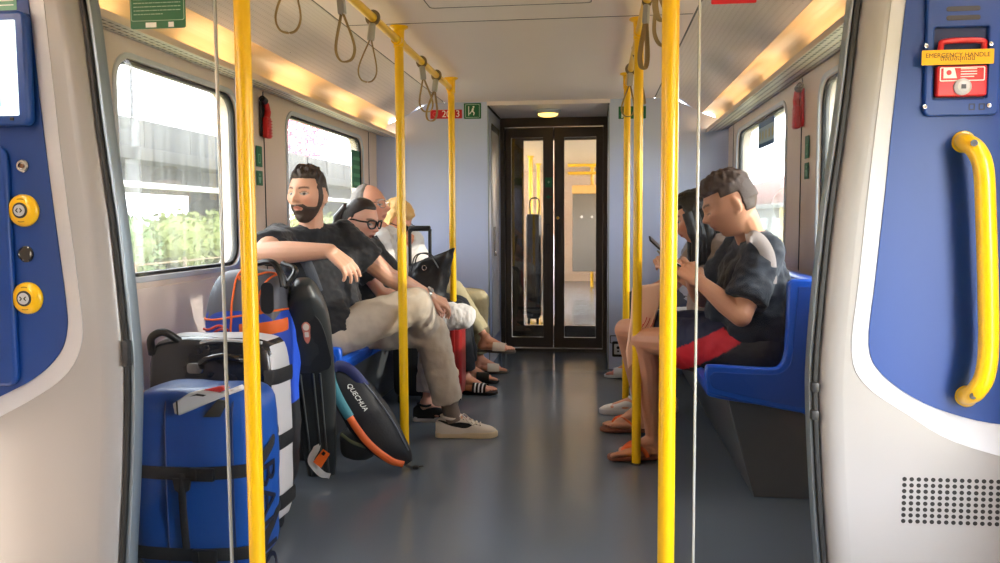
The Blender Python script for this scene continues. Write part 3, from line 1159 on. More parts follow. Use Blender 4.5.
# ================================================================== glass screens between partition and pole
for s in (-1, 1):
    nm = 'left' if s < 0 else 'right'
    t = thing('glass_screen', (s * 0.75, YV, 0), 'tall clear glass screen beside the %s' % ('left white partition, in front of the bags' if s < 0 else 'right white partition, in front of the blue seat end'), 'screen')
    b = MB()
    GX = 0.640 if s < 0 else 0.619
    e = [(s * (x - 0.012), z) for x, z in edge]
    b.plate([[(s * (GX + .002), 0.02), (s * (GX + .002), ZC - 0.01)] + [(q[0], min(max(q[1], 0.02), ZC - 0.01)) for q in e[::-1]]], FRONT(YV + 0.024), 0.008)
    b.build('pane', m_glass, t, smooth=False)
    b = MB()
    b.box(s * GX - 0.003, s * GX + 0.003, YV + 0.014, YV + 0.026, 0.02, ZC - 0.01, bev=0.001)
    b.build('edge_strip', mat('polished glass edge', rgb(205, 212, 212), 0.2, metal=0.3), t)
    b = MB()
    b.box(min(s * 0.63, s * 0.95), max(s * 0.63, s * 0.95), YV + 0.005, YV + 0.035, 0.0, 0.025, bev=0.003)
    b.build('bottom_channel', m_alu, t)

# green notice on the left glass, red notice on the right glass
q0, q1 = P(128, -16, Y=YV + 0.005), P(184.5, 27, Y=YV + 0.005)
t = thing('notice', ((q0.x + q1.x) / 2, YV + 0.010, (q0.z + q1.z) / 2), 'green notice board with white text lines hung on the left glass screen', 'sign')
b = MB()
b.plate([rrect(q0.x, q1.z, q1.x, q0.z, 0.006)], FRONT(YV + 0.014), 0.004)
b.build('board', m_green, t)
b = MB()
b.plate([rrect(q0.x + 0.002, q1.z + 0.020, q1.x - 0.002, q0.z - 0.002, 0.006), rrect(q0.x + 0.0036, q1.z + 0.0216, q1.x - 0.0036, q0.z - 0.0036, 0.005)], FRONT(YV + 0.010), 0.0008)
rl_ = random.Random(5)
z = q0.z - 0.012
row = 0
while z > q1.z + 0.027:
    x = q0.x + 0.010
    end = q1.x - 0.012 - (0.05 if row == 7 else 0.0)
    while x < end:
        wd = rl_.uniform(0.004, 0.014)
        b.plate([[(x, z), (min(x + wd, end), z), (min(x + wd, end), z + 0.0022), (x, z + 0.0022)]], FRONT(YV + 0.010), 0.0006)
        x += wd + 0.0015
    z -= 0.0098
    row += 1
b.build('text_lines', mat('pale print', rgb(150, 185, 160), 0.5), t)
b = MB()
b.plate([[(q0.x + 0.043, q1.z + 0.003), (q0.x + 0.073, q1.z + 0.003), (q0.x + 0.073, q1.z + 0.016), (q0.x + 0.043, q1.z + 0.016)]], FRONT(YV + 0.010), 0.0008)
b.plate([[(q0.x + 0.107, q1.z + 0.003), (q0.x + 0.122, q1.z + 0.003), (q0.x + 0.122, q1.z + 0.016), (q0.x + 0.107, q1.z + 0.016)]], FRONT(YV + 0.010), 0.0008)
b.build('white_panel', m_signw, t)
q0, q1 = P(712, -30, Y=YV + 0.005), P(757, 2, Y=YV + 0.005)
b = MB()
b.plate([rrect(q0.x, q1.z, q1.x, q0.z, 0.004)], FRONT(YV + 0.014), 0.003)
b.plate([rrect(q0.x + .008, q1.z + .02, q1.x - .008, q0.z - .008, 0.004), rrect(q0.x + .011, q1.z + .023, q1.x - .011, q0.z - .011, 0.003)], FRONT(YV + 0.011), 0.0006, mi=1)
tag(b.build('notice', [m_signr, m_signw], origin=((q0.x + q1.x) / 2, YV + 0.012, (q0.z + q1.z) / 2)), 'red notice hung high on the right glass screen, only its bottom edge in view', 'sign')

# ================================================================== fittings on the left partition
YF = YV - 0.015        # face of the blue field


def fx(px, py, Y=YF):
    q = P(px, py, Y=Y)
    return q.x, q.z


t = thing('display', (-1.20, YF, 1.56), 'wall mounted screen in a blue rounded housing on the left partition', 'screen')
x1, zt = fx(24, 10, YF - 0.03)
x1b, zb = fx(25, 125, YF - 0.03)
b = MB()
b.plate([rrect(-1.318, zb, x1, zt, 0.022)], FRONT(YF), 0.032, 0.008)
b.build('housing', mat('blue housing', rgb(24, 72, 150), 0.35, coat=0.2), t)
b = MB()
b.plate([rrect(-1.305, zb + 0.025, x1 - 0.026, zt - 0.025, 0.004)], FRONT(YF - 0.0315), 0.002)
b.build('screen', glow('screen reflection glow', (0.80, 0.92, 0.90, 1), 0.75), t)  # bright reflection on the display, put in as a glow
b = MB()
b.plate([[(-1.29, zb + 0.05), (-1.215, zb + 0.05), (-1.215, zb + 0.16), (-1.25, zb + 0.19), (-1.29, zb + 0.15)]], FRONT(YF - 0.0335), 0.001)
b.build('inner_patch', glow('screen reflection glow picture', (0.25, 0.50, 0.45, 1), 0.5), t)  # darker shape inside the painted reflection, glowing too
b = MB()
b.box(-1.19, -1.18, YF - 0.036, YF - 0.032, zb + 0.012, zb + 0.02, bev=0.001)
b.build('lock', m_black, t)
x0, z0 = fx(17, 10)
b = MB()
b.plate([rrect(-1.315, z0, x0, z0 + 0.09, 0.003)], FRONT(YF), 0.0015)
b.plate([[(-1.31, z0 + 0.012 + 0.012 * k), (x0 - 0.008, z0 + 0.012 + 0.012 * k), (x0 - 0.008, z0 + 0.015 + 0.012 * k), (-1.31, z0 + 0.015 + 0.012 * k)] for k in range(4)], FRONT(YF - 0.0015), 0.0006, mi=1)
tag(b.build('sticker', [mat('pale green film', rgb(120, 180, 150), 0.5), m_signw], origin=(-1.25, YF, z0 + 0.045)), 'pale green sticker with white lines above the blue screen housing', 'sticker')

for nm, px, py, sym, lab in (('open', 24.5, 210.5, '<>', 'round yellow door button with outward arrows on the left partition, the upper one'), ('close', 28.5, 298, '><', 'round yellow door button with inward arrows on the left partition, the lower one')):
    cx, cz = fx(px, py)
    M_ = FRONT(YF) @ Matrix.Translation((cx, cz, 0))
    t = thing('door_button', (cx, YF, cz), lab, 'button', 'round yellow door buttons')
    b = MB()
    b.lathe([(0.0, 0), (0.044, 0), (0.044, 0.006), (0.039, 0.013), (0.024, 0.018), (0.021, 0.018), (0.0, 0.017)], M_, 40)
    b.build('bezel', m_yel, t)
    b = MB()
    b.lathe([(0.0, 0.015), (0.0215, 0.015), (0.0215, 0.0195), (0.0185, 0.0205), (0.0, 0.0205)], M_, 32)
    b.build('ring', m_dark, t)
    b = MB()
    b.lathe([(0.0, 0.018), (0.0165, 0.018), (0.0155, 0.0225), (0.0, 0.0235)], M_, 32)
    b.build('push_cap', m_ring, t)
    b = MB()
    for sg in (-1, 1):
        d = sg if sym == '<>' else -sg
        o_ = sg * 0.006
        b.plate([[(o_ + d * 0.0045, 0), (o_ - d * 0.002, 0.0065), (o_ - d * 0.004, 0.0045), (o_ + d * 0.0005, 0), (o_ - d * 0.004, -0.0045), (o_ - d * 0.002, -0.0065)]], M_ @ Matrix.Translation((0, 0, 0.0228)), 0.001)
    b.build('arrows', m_black, t)
    for sg in (1, -1):
        b = MB()
        A = [sg * PI / 2 + k * 0.05 for k in range(-6, 7)]
        b.plate([[(cx_ + r_ * math.cos(a), r_ * math.sin(a)) for r_, a in [(0.0325, a) for a in A] + [(0.0295, a) for a in A[::-1]] for cx_ in (0,)]], M_ @ Matrix.Translation((0, 0, 0.0155)), 0.001)
        b.build('raised_mark', mat('ochre marks', rgb(170, 130, 10), 0.5), t)
cx, cz = fx(26.5, 254)
b = MB()
b.lathe([(0.0, 0), (0.0225, 0), (0.0225, 0.004), (0.019, 0.006), (0.018, 0.004), (0.0, 0.0075)], FRONT(YF) @ Matrix.Translation((cx, cz, 0)), 32)
tag(b.build('sensor', mat('black glass lens', rgb(10, 10, 12), 0.08, coat=1), origin=(cx, YF, cz)), 'round black glossy sensor between the two yellow door buttons', 'sensor')
cx, cz = fx(23, 166)
t = thing('key_switch', (cx, YF, cz), 'small round steel key switch above the yellow door buttons', 'lock')
b = MB()
b.lathe([(0.0, 0), (0.018, 0), (0.018, 0.004), (0.015, 0.007), (0.010, 0.007), (0.0095, 0.003), (0.0, 0.003)], FRONT(YF) @ Matrix.Translation((cx, cz, 0)), 28)
b.build('escutcheon', m_steel, t)
b = MB()
b.lathe([(0.0, 0), (0.007, 0), (0.006, 0.006), (0.0, 0.006)], FRONT(YF) @ Matrix.Translation((cx, cz, 0)), 12)
b.build('barrel', mat('bronze barrel', rgb(130, 100, 80), 0.4, metal=1), t)
# tall blue ridge along the outer side of the blue field
b = MB()
b.plate([rrect(-1.33, 0.70, -1.222, 1.36, 0.03)], FRONT(YF + 0.002), 0.022, 0.009)
b.build('raised_cover', m_blue, pl)

# ================================================================== fittings on the right partition
YG = YF
t = thing('emergency_release', (1.213, YG, 1.53), 'blue framed emergency handle with red pull and yellow seal tape on the right partition', 'emergency handle')
x0, z0 = fx(922, 117)
x1, z1 = fx(996, 116)
b = MB()
r0 = fx(932, 99)
r1 = fx(985, 27)
b.plate([rrect(x0, z0, x1, z0 + 0.33, 0.014), rrect(r0[0] - 0.003, r0[1] - 0.002, r1[0] + 0.004, r1[1], 0.004)], FRONT(YG + 0.001), 0.014, 0.004)
b.build('frame', m_blue, t)
b = MB()
b.box(r0[0] - 0.006, r1[0] + 0.006, YG - 0.0012, YG, r0[1] - 0.005, r1[1] + 0.003)
b.build('recess', mat('dark blue recess', rgb(14, 40, 90), 0.5), t)
b = MB()
ra, rb_ = fx(933, 98), fx(984, 66)
b.plate([rrect(ra[0], ra[1], rb_[0], rb_[1], 0.006)], FRONT(YG - 0.001), 0.020, 0.004)
ta, tb = fx(935, 66), fx(984, 40)
pts = spline([(ta[0] + 0.006, YG - 0.013, ta[1]), (ta[0] + 0.006, YG - 0.015, tb[1] - 0.016), (ta[0] + 0.016, YG - 0.016, tb[1] - 0.004), (tb[0] - 0.016, YG - 0.016, tb[1] - 0.004), (tb[0] - 0.006, YG - 0.015, tb[1] - 0.016), (tb[0] - 0.006, YG - 0.013, ta[1])], 6)
b.tube(pts, 0.0068, 10)
pull = b.build('pull', m_red, t)
b = MB()
wa, wb = fx(936, 83), fx(981, 68)
YR = YG - 0.021
b.plate([rrect(wa[0], wa[1], wb[0], wb[1], 0.003), rrect(wa[0] + 0.0022, wa[1] + 0.0022, wb[0] - 0.0022, wb[1] - 0.0022, 0.002)], FRONT(YR), 0.0007)
sq = (wa[0] + 0.008, wa[1] + 0.007)
b.plate([[(sq[0], sq[1]), (sq[0] + 0.03, sq[1]), (sq[0] + 0.024, sq[1] + 0.024), (sq[0], sq[1] + 0.024)], circ(sq[0] + 0.012, sq[1] + 0.013, 0.006, 12)], FRONT(YR), 0.0007)
for k in range(4):
    b.plate([[(sq[0] + 0.038, sq[1] + 0.002 + 0.006 * k), (sq[0] + 0.074 - 0.006 * (k == 0), sq[1] + 0.002 + 0.006 * k), (sq[0] + 0.074 - 0.006 * (k == 0), sq[1] + 0.004 + 0.006 * k), (sq[0] + 0.038, sq[1] + 0.004 + 0.006 * k)]], FRONT(YR), 0.0007)
b.build('printed_label', m_signw, pull)
b = MB()
ka = fx(962, 87, YR)
b.lathe([(0.0, 0), (0.0195, 0), (0.019, 0.006), (0.013, 0.010), (0.008, 0.009), (0.0, 0.009)], FRONT(YR) @ Matrix.Translation((ka[0], ka[1], 0)), 32)
b.build('rosette', m_ring, t)
b = MB()
b.box(ka[0] - 0.005, ka[0] + 0.005, YR - 0.0105, YR - 0.008, ka[1] - 0.005, ka[1] + 0.005)
b.build('square_key', m_black, t)
b = MB()
for py in (10, 19):
    sa, sb = fx(944, py + 3), fx(978, py - 3)
    b.plate([rrect(sa[0], sa[1], sb[0], sb[1], 0.005)], FRONT(YG - 0.013), 0.001)
    b.build('slot', m_black, t)
    b = MB()
sa, sb = fx(966, 111), fx(982, 104)
for k in range(2):
    b = MB()
    b.plate([rrect(sa[0] + k * 0.022, sa[1], sa[0] + 0.014 + k * 0.022, sb[1], 0.002), rrect(sa[0] + 0.003 + k * 0.022, sa[1] + 0.003, sa[0] + 0.011 + k * 0.022, sb[1] - 0.003, 0.001)], FRONT(YG - 0.013), 0.0008)
    b.build('embossed_mark', mat('dark blue mark', rgb(20, 40, 80), 0.5), t)
b = MB()
for px, py in ((926, 46), (990.5, 44), (924.5, 107), (988.5, 105.5)):
    sx, sz = fx(px, py, YG - 0.013)
    b.lathe([(0.0, 0), (0.0058, 0), (0.005, 0.003), (0.0015, 0.0025), (0.0, 0.001)], FRONT(YG - 0.013) @ Matrix.Translation((sx, sz, 0)), 14)
b.build('screws', m_steel, t)
b = MB()
sa, sb = fx(922.5, 65, YG - 0.03), fx(995.5, 48, YG - 0.03)
tape = mat('yellow seal tape', rgb(244, 184, 16), 0.6)
b.plate([rrect(sa[0], sa[1], sb[0], sb[1], 0.002)], FRONT(YG - 0.0235), 0.0012)
b.build('tape', tape, t)
b = MB()
b.text('EMERGENCY HANDLE', 0.0145, FRONT(YG - 0.0248) @ Matrix.Translation(((sa[0] + sb[0]) / 2, sb[1] - 0.013, 0)), 0.0004)
b.text('\u0e14\u0e36\u0e07\u0e40\u0e21\u0e37\u0e48\u0e2d\u0e09\u0e38\u0e01\u0e40\u0e09\u0e34\u0e19', 0.0145, FRONT(YG - 0.0248) @ Matrix.Translation(((sa[0] + sb[0]) / 2, sa[1] + 0.014, 0)), 0.0004)
b.build('tape_print', mat('brown print', rgb(70, 50, 10), 0.5), t)

t = thing('grab_rail', (1.27, YG, 1.02), 'bent yellow tube grab handle on the blue field of the right partition', 'handle')
top = P(963, 142, Y=YG)
bot = P(966, 396, Y=YG)
k = 0.075
pts = spline([top, P(966, 143, Y=YG - 0.035), P(976, 150, Y=YG - k + 0.012), P(983.5, 170, Y=YG - k), P(986, 220, Y=YG - k), P(988, 290, Y=YG - k), P(988.5, 345, Y=YG - k), P(985, 375, Y=YG - k), P(976, 391, Y=YG - k + 0.012), P(968, 396, Y=YG - 0.035), bot], 8)
b = MB()
b.tube(pts, 0.0215, 24)
b.build('bar', m_yel, t)
for q in (top, bot):
    b = MB()
    b.lathe([(0.0, 0), (0.026, 0), (0.026, 0.006), (0.0225, 0.011), (0, 0.011)], FRONT(YG) @ Matrix.Translation((q.x, q.z, 0)), 28)
    b.build('mounting_boss', m_yel, t)
b = MB()
for q, w in ((P(974, 143, Y=YG - k - 0.004), 0), (P(973, 396, Y=YG - k - 0.002), 0)):
    b.lathe([(0.0, 0), (0.008, 0), (0.008, 0.002), (0.003, 0.002), (0.0, 0.001)], FRONT(q.y) @ Matrix.Translation((q.x, q.z, 0)), 16)
b.build('end_screws', m_black, t)

hx0, hz0 = fx(904.5, 479, YV - 0.04)
hx1, hz1 = fx(904.5, 521, YV - 0.04)
b = MB()
loops = []
for i in range(16):
    for j in range(8):
        loops.append(circ(hx0 + i * 0.0166, hz0 + (hz1 - hz0) * j / 7, 0.0054, 10))
b.plate(loops, FRONT(YV - 0.0395), 0.0012)
tag(b.build('speaker_grille', m_black, origin=(hx0 + 0.12, YV - 0.04, (hz0 + hz1) / 2)), 'grid of small round black speaker holes low on the right white partition', 'speaker')

# ================================================================== hammers and signs on the window pillars
for s in (-1, 1):
    nm = 'left' if s < 0 else 'right'
    X = s * (HW - 0.004)
    y = 4.09
    t = thing('emergency_hammer', (X, y, 1.67), 'red emergency hammer hanging on the %s window pillar above two green signs' % nm, 'hammer', 'red emergency hammers')
    b = MB()
    b.box(min(X, X - s * 0.012), max(X, X - s * 0.012), y - 0.032, y + 0.032, 1.585, 1.765, bev=0.004)
    b.build('bracket', m_dark if s < 0 else m_red, t)
    b = MB()
    Xh = X - s * 0.028
    b.box(Xh - 0.014, Xh + 0.014, y - 0.026, y + 0.030, 1.578, 1.685, bev=0.007)
    for k in range(6):
        b.box(Xh - 0.0165, Xh + 0.0165, y - 0.020, y + 0.033, 1.588 + k * 0.015, 1.595 + k * 0.015, bev=0.002)
    b.build('handle', m_red, t)
    b = MB()
    b.tube(spline([(Xh, y, 1.68), (Xh, y + 0.012, 1.715), (Xh, y - 0.004, 1.748), (Xh, y - 0.03, 1.765)], 6), [0.017] * 7 + [0.015] * 6 + [0.013] * 6, 12)
    b.build('neck', m_red, t)
    b = MB()
    b.cone((Xh, y - 0.022, 1.762), (Xh, y - 0.058, 1.772), 0.019, 0.016, 14)
    b.cone((Xh, y - 0.058, 1.772), (Xh, y - 0.070, 1.775), 0.010, 0.002, 10)
    b.build('head', m_black, t)
    for k, (z0, z1) in enumerate(((1.43, 1.535), (1.335, 1.41))):
        ya = 4.005 if s < 0 else 3.955
        yb = ya + 0.075
        M_ = SIDE(X, -s)
        b = MB()
        b.plate([rrect(ya, z0, yb, z1, 0.004)], M_, 0.002)
        b.plate([rrect(ya + 0.025, z0 + 0.018, yb - 0.025, z1 - 0.04, 0.002), rrect(ya + 0.03, z0 + 0.023, yb - 0.03, z1 - 0.045, 0.001)] if k == 0 else [circ(ya + 0.037, z1 - 0.02, 0.007, 12)], M_ @ Matrix.Translation((0, 0, 0.002)), 0.0008, mi=1)
        if k:
            b.plate([[(ya + 0.03, z0 + 0.012), (ya + 0.045, z0 + 0.012), (ya + 0.055, z1 - 0.032), (ya + 0.02, z1 - 0.032)]], M_ @ Matrix.Translation((0, 0, 0.002)), 0.0008, mi=1)
        tag(b.build('sign', [m_green, mat('pale sign print', rgb(130, 180, 150), .5)], origin=(X, (ya + yb) / 2, (z0 + z1) / 2)), '%s green sign below the red hammer on the %s window pillar' % ('upper' if k == 0 else 'lower', nm), 'sign', 'green signs on the window pillars')

# stickers on the far windows
b = MB()
M_ = SIDE(-HW - 0.018, 1)
qa, qb = P(352, 180, X=-HW - 0.018), P(362, 150, X=-HW - 0.018)
b.plate([rrect(qa.y, 1.39, qb.y, 1.66, 0.01)], M_, 0.002)
b.plate([rrect(qa.y + 0.03, 1.41 + k * 0.06, qb.y - 0.03, 1.435 + k * 0.06, 0.003) for k in range(4)], M_ @ Matrix.Translation((0, 0, 0.002)), 0.0008, mi=1)
tag(b.build('sticker', [m_green, mat('faded print', rgb(90, 150, 110), .5)], origin=(-HW, (qa.y + qb.y) / 2, 1.5)), 'green sticker at the right edge of the far left window', 'sticker')
b = MB()
qa, qb = P(774.5, 130, X=HW + 0.018), P(759, 130, X=HW + 0.018)
ya, yb = qa.y, qb.y
M_ = SIDE(HW + 0.018, -1)
b.plate([rrect(ya, 1.58, yb, 1.735, 0.006)], M_, 0.002)
b.plate([rrect(ya, 1.605, yb, 1.70, 0.002)], M_ @ Matrix.Translation((0, 0, 0.002)), 0.0008, mi=1)
for k in range(5):
    c = ya + (yb - ya) * (k + 0.5) / 5
    b.plate([rrect(c - 0.018, 1.625, c + 0.008, 1.675, 0.006)], M_ @ Matrix.Translation((0, 0, 0.0028)), 0.0008, mi=2)
tag(b.build('sticker', [mat('blue sticker film', rgb(60, 100, 140), .5), mat('pale sticker film', rgb(170, 195, 205), .5), mat('yellow figures', rgb(200, 180, 90), .5)], origin=(HW, (ya + yb) / 2, 1.66)), 'blue and white pictogram sticker at the top of the far right window', 'sticker')

# signs high on the end wall
def run_man(b, cx, cz, k, M_, mi):
    b.plate([circ(cx + 0.10 * k, cz + 0.36 * k, 0.09 * k, 12)], M_, 0.0008, mi=mi)
    b.plate([[(cx - 0.02 * k, cz + 0.26 * k), (cx + 0.14 * k, cz + 0.24 * k), (cx + 0.08 * k, cz - 0.02 * k), (cx + 0.22 * k, cz - 0.16 * k), (cx + 0.14 * k, cz - 0.40 * k), (cx + 0.06 * k, cz - 0.40 * k), (cx + 0.10 * k, cz - 0.18 * k), (cx - 0.06 * k, cz - 0.06 * k), (cx - 0.22 * k, cz - 0.30 * k), (cx - 0.30 * k, cz - 0.24 * k), (cx - 0.10 * k, cz)]], M_, 0.0008, mi=mi)
    b.plate([[(cx - 0.38 * k, cz - 0.42 * k), (cx - 0.30 * k, cz - 0.42 * k), (cx - 0.30 * k, cz + 0.42 * k), (cx - 0.38 * k, cz + 0.42 * k)]], M_, 0.0008, mi=mi)


def wsign(px0, py0, px1, py1):
    a, c = P(px0, py1, Y=YB), P(px1, py0, Y=YB)
    return a.x, a.z, c.x, c.z


x0, z0, x1, z1 = wsign(464, 101.5, 481, 119)
b = MB()
b.plate([rrect(x0, z0, x1, min(z1, ZC - 0.008), 0.004)], FRONT(YB), 0.003)
z1 = min(z1, ZC - 0.008)
b.plate([rrect(x0 + 0.012, z0 + 0.01, x1 - 0.012, z1 - 0.01, 0.004), rrect(x0 + 0.014, z0 + 0.012, x1 - 0.014, z1 - 0.012, 0.003)], FRONT(YB - 0.003), 0.0008, mi=1)
run_man(b, (x0 + x1) / 2, (z0 + z1) / 2, 0.085, FRONT(YB - 0.003), 1)
tag(b.build('sign', [m_green, m_signw], origin=((x0 + x1) / 2, YB, (z0 + z1) / 2)), 'square green emergency exit sign on the left end wall beside the red number sign', 'sign')
x0, z0, x1, z1 = wsign(430.5, 109.5, 462, 119)
b = MB()
b.plate([rrect(x0, z0, x1, z1, 0.003)], FRONT(YB), 0.003)
b.text('2013', 0.072, FRONT(YB - 0.003) @ Matrix.Translation((x0 + (x1 - x0) * 0.65, (z0 + z1) / 2, 0)), 0.0008, mi=1)
b.plate([circ(x0 + 0.035, (z0 + z1) / 2, 0.018, 14), circ(x0 + 0.035, (z0 + z1) / 2, 0.012, 14)], FRONT(YB - 0.003), 0.0008, mi=2)
tag(b.build('sign', [m_signr, m_signw, mat('faint red print', rgb(215, 80, 85), .5)], origin=((x0 + x1) / 2, YB, (z0 + z1) / 2)), 'red car number sign with white digits high on the left end wall', 'sign')
x0, z0, x1, z1 = wsign(618.5, 106, 646, 119)
b = MB()
b.plate([rrect(x0, z0, x1, z1, 0.004)], FRONT(YB), 0.003)
run_man(b, x0 + 0.055, (z0 + z1) / 2 - 0.004, 0.085, FRONT(YB - 0.003), 1)
b.plate([[(x0 + 0.115, (z0 + z1) / 2 - 0.012), (x0 + 0.15, (z0 + z1) / 2 - 0.012), (x0 + 0.15, (z0 + z1) / 2 - 0.03), (x0 + 0.185, (z0 + z1) / 2), (x0 + 0.15, (z0 + z1) / 2 + 0.03), (x0 + 0.15, (z0 + z1) / 2 + 0.012), (x0 + 0.115, (z0 + z1) / 2 + 0.012)]], FRONT(YB - 0.003), 0.0008, mi=1)
tag(b.build('sign', [m_green, m_signw], origin=((x0 + x1) / 2, YB, (z0 + z1) / 2)), 'wide green emergency exit sign on the right end wall, behind the right poles', 'sign')
# socket low on the right end wall
sx, _, sz = P(618, 349, Y=YB)
t = thing('wall_socket', (sx, YB, sz), 'small black and white wall socket low on the right end wall', 'socket')
b = MB()
b.plate([rrect(sx - 0.045, sz - 0.06, sx + 0.045, sz + 0.06, 0.012)], FRONT(YB), 0.008, 0.002)
b.build('plate', m_black, t)
b = MB()
b.plate([rrect(sx - 0.03, sz - 0.04, sx + 0.03, sz + 0.04, 0.006)], FRONT(YB - 0.008), 0.003)
b.build('insert', m_ring, t)
b = MB()
b.plate([circ(sx, sz + 0.012, 0.012, 14), circ(sx, sz - 0.016, 0.008, 12)], FRONT(YB - 0.011), 0.001)
b.build('holes', m_black, t)

# ================================================================== bench seats along both walls
m_seat = mat('blue moulded seat', rgb(16, 82, 190), 0.3, coat=0.2, var=0.04, vscale=3)
m_seat2 = mat('blue seat inlay', rgb(14, 66, 158), 0.45)
SEATZ = 0.49


def bench(s, nm):
    t = thing('seat_bench', (s * 1.1, 3.3, 0), 'blue moulded seat bench along the %s wall' % nm, 'seat')

    def pf(pts):
        return [(s * a, c) for a, c in pts]
    body = [(p.x, p.y) for p in spline([(0.800, 0.500), (0.812, 0.455), (0.86, 0.425), (1.20, 0.385), (1.285, 0.40)], 4)] + [(1.285, 0.905), (1.225, 0.912), (1.205, 0.90)] + [(p.x, p.y) for p in spline([(1.195, 0.80), (1.165, 0.60), (1.135, 0.515), (1.06, 0.478), (0.95, 0.482), (0.86, SEATZ + 0.004), (0.82, 0.512)], 4)]
    ya, n, wd = (3.30, 6, 0.49) if s > 0 else (3.62, 5, 0.524)
    for k in range(n):
        y0 = ya + 0.04 + wd * k
        b = MB()
        b.plate([pf(body)], FRONT(y0 + wd - 0.008), wd - 0.016, 0.010)
        b.build('seat_shell', m_seat, t)
    rim = [(p.x, p.y) for p in spline([(0.797, 0.525), (0.803, 0.48), (0.83, 0.452), (1.02, 0.412), (1.175, 0.385)], 5)] + [(1.20, 0.37), (1.29, 0.37), (1.29, 0.905)] + [(1.275, 0.915), (1.13, 0.915), (1.112, 0.90)] + [(p.x, p.y) for p in spline([(1.108, 0.70), (1.104, 0.62), (1.085, 0.574), (1.04, 0.563), (0.83, 0.572), (0.80, 0.562)], 5)]
    for y in (ya, ya + 0.045 + wd * n):
        b = MB()
        b.plate([pf(rim)], FRONT(y + 0.036), 0.036, 0.010)
        c = MB()
        ep = b.build('end_panel', m_seat, t)
        inner = [(p.x, p.y) for p in spline([(0.815, 0.525), (0.825, 0.49), (0.86, 0.472), (1.03, 0.435), (1.16, 0.41)], 5)] + [(1.262, 0.405), (1.262, 0.885), (1.15, 0.885)] + [(p.x, p.y) for p in spline([(1.137, 0.70), (1.13, 0.60), (1.10, 0.553), (1.04, 0.538), (0.85, 0.545), (0.828, 0.54)], 5)]
        c.plate([pf(inner)], FRONT(y), 0.004, 0.002)
        c.build('inlay', m_seat2, ep)
    b = MB()
    b.plate([pf([(1.02, 0.0), (1.335, 0.0), (1.335, 0.40), (0.95, 0.44), (0.90, 0.42)])], FRONT(6.25), 6.25 - ya - 0.12, 0.006)
    b.build('plinth', mat('grey plinth', rgb(80, 82, 84), 0.35), t)
    b = MB()
    b.box(min(s * 1.286, s * 1.334), max(s * 1.286, s * 1.334), ya + 0.02, 6.28, 0.40, 0.86, bev=0.005)
    b.build('back_frame', m_dark, t)
    return t


bench(-1, 'left')
bench(1, 'right')
# ================================================================== luggage
def sbox(b, c, h, k=6.0, n=10, mi=0, M=None, mifn=None, shape=None):
    """soft rounded box: centre c, half sizes h, exponent k (higher = boxier)"""
    t = bmesh.new()
    bmesh.ops.create_cube(t, size=2)
    bmesh.ops.subdivide_edges(t, edges=list(t.edges), cuts=n, use_grid_fill=True)
    for v in t.verts:
        p = v.co
        m = (abs(p.x) ** k + abs(p.y) ** k + abs(p.z) ** k) ** (1 / k)
        q = p / m
        if shape:
            q = shape(q)
        v.co = V((q.x * h[0], q.y * h[1], q.z * h[2]))
    f0 = len(b.bm.faces)
    cs = [(f.calc_center_median().x / h[0], f.calc_center_median().y / h[1], f.calc_center_median().z / h[2]) for f in t.faces]
    Mx = Matrix.Translation(V(c)) @ (M.to_4x4() if M else Matrix.Identity(4))
    for v in t.verts:
        v.co = Mx @ v.co
    b._merge(t, mi)
    if mifn:
        b.bm.faces.ensure_lookup_table()
        for i, q in enumerate(cs):
            b.bm.faces[f0 + i].material_index = mifn(q)
    return b


def strap(b, pts, w, th=0.003, mi=0, up=(0, 0, 1), n=6):
    """flat webbing along a spline; up = direction of the strap's width"""
    b.tube(spline(pts, n) if len(pts) > 2 else [V(p) for p in pts], 1.0, 8, flat=(th, w / 2), up=up, mi=mi)
    return b


m_web = mat('black webbing', rgb(24, 25, 28), 0.7, bump=0.3, bscale=300)
m_nylon = mat('black nylon', rgb(30, 32, 36), 0.5, bump=0.15, bscale=120, var=0.1)
m_bluebag = mat('blue coated fabric', rgb(14, 74, 158), 0.42, bump=0.15, bscale=60, var=0.08)
m_blue2 = mat('royal blue fabric', rgb(36, 76, 190), 0.5, bump=0.15, bscale=90, var=0.1)
m_greybag = mat('charcoal ripstop', rgb(92, 94, 104), 0.5, bump=0.2, bscale=90, var=0.1)
m_orange = mat('orange webbing', rgb(240, 110, 40), 0.6, bump=0.2, bscale=200)
m_whitebag = mat('white coated fabric', rgb(205, 205, 208), 0.5, var=0.06)
m_redt = mat('red webbing', rgb(200, 40, 40), 0.6)
m_chrome = mat('chrome', rgb(210, 212, 216), 0.15, metal=1)

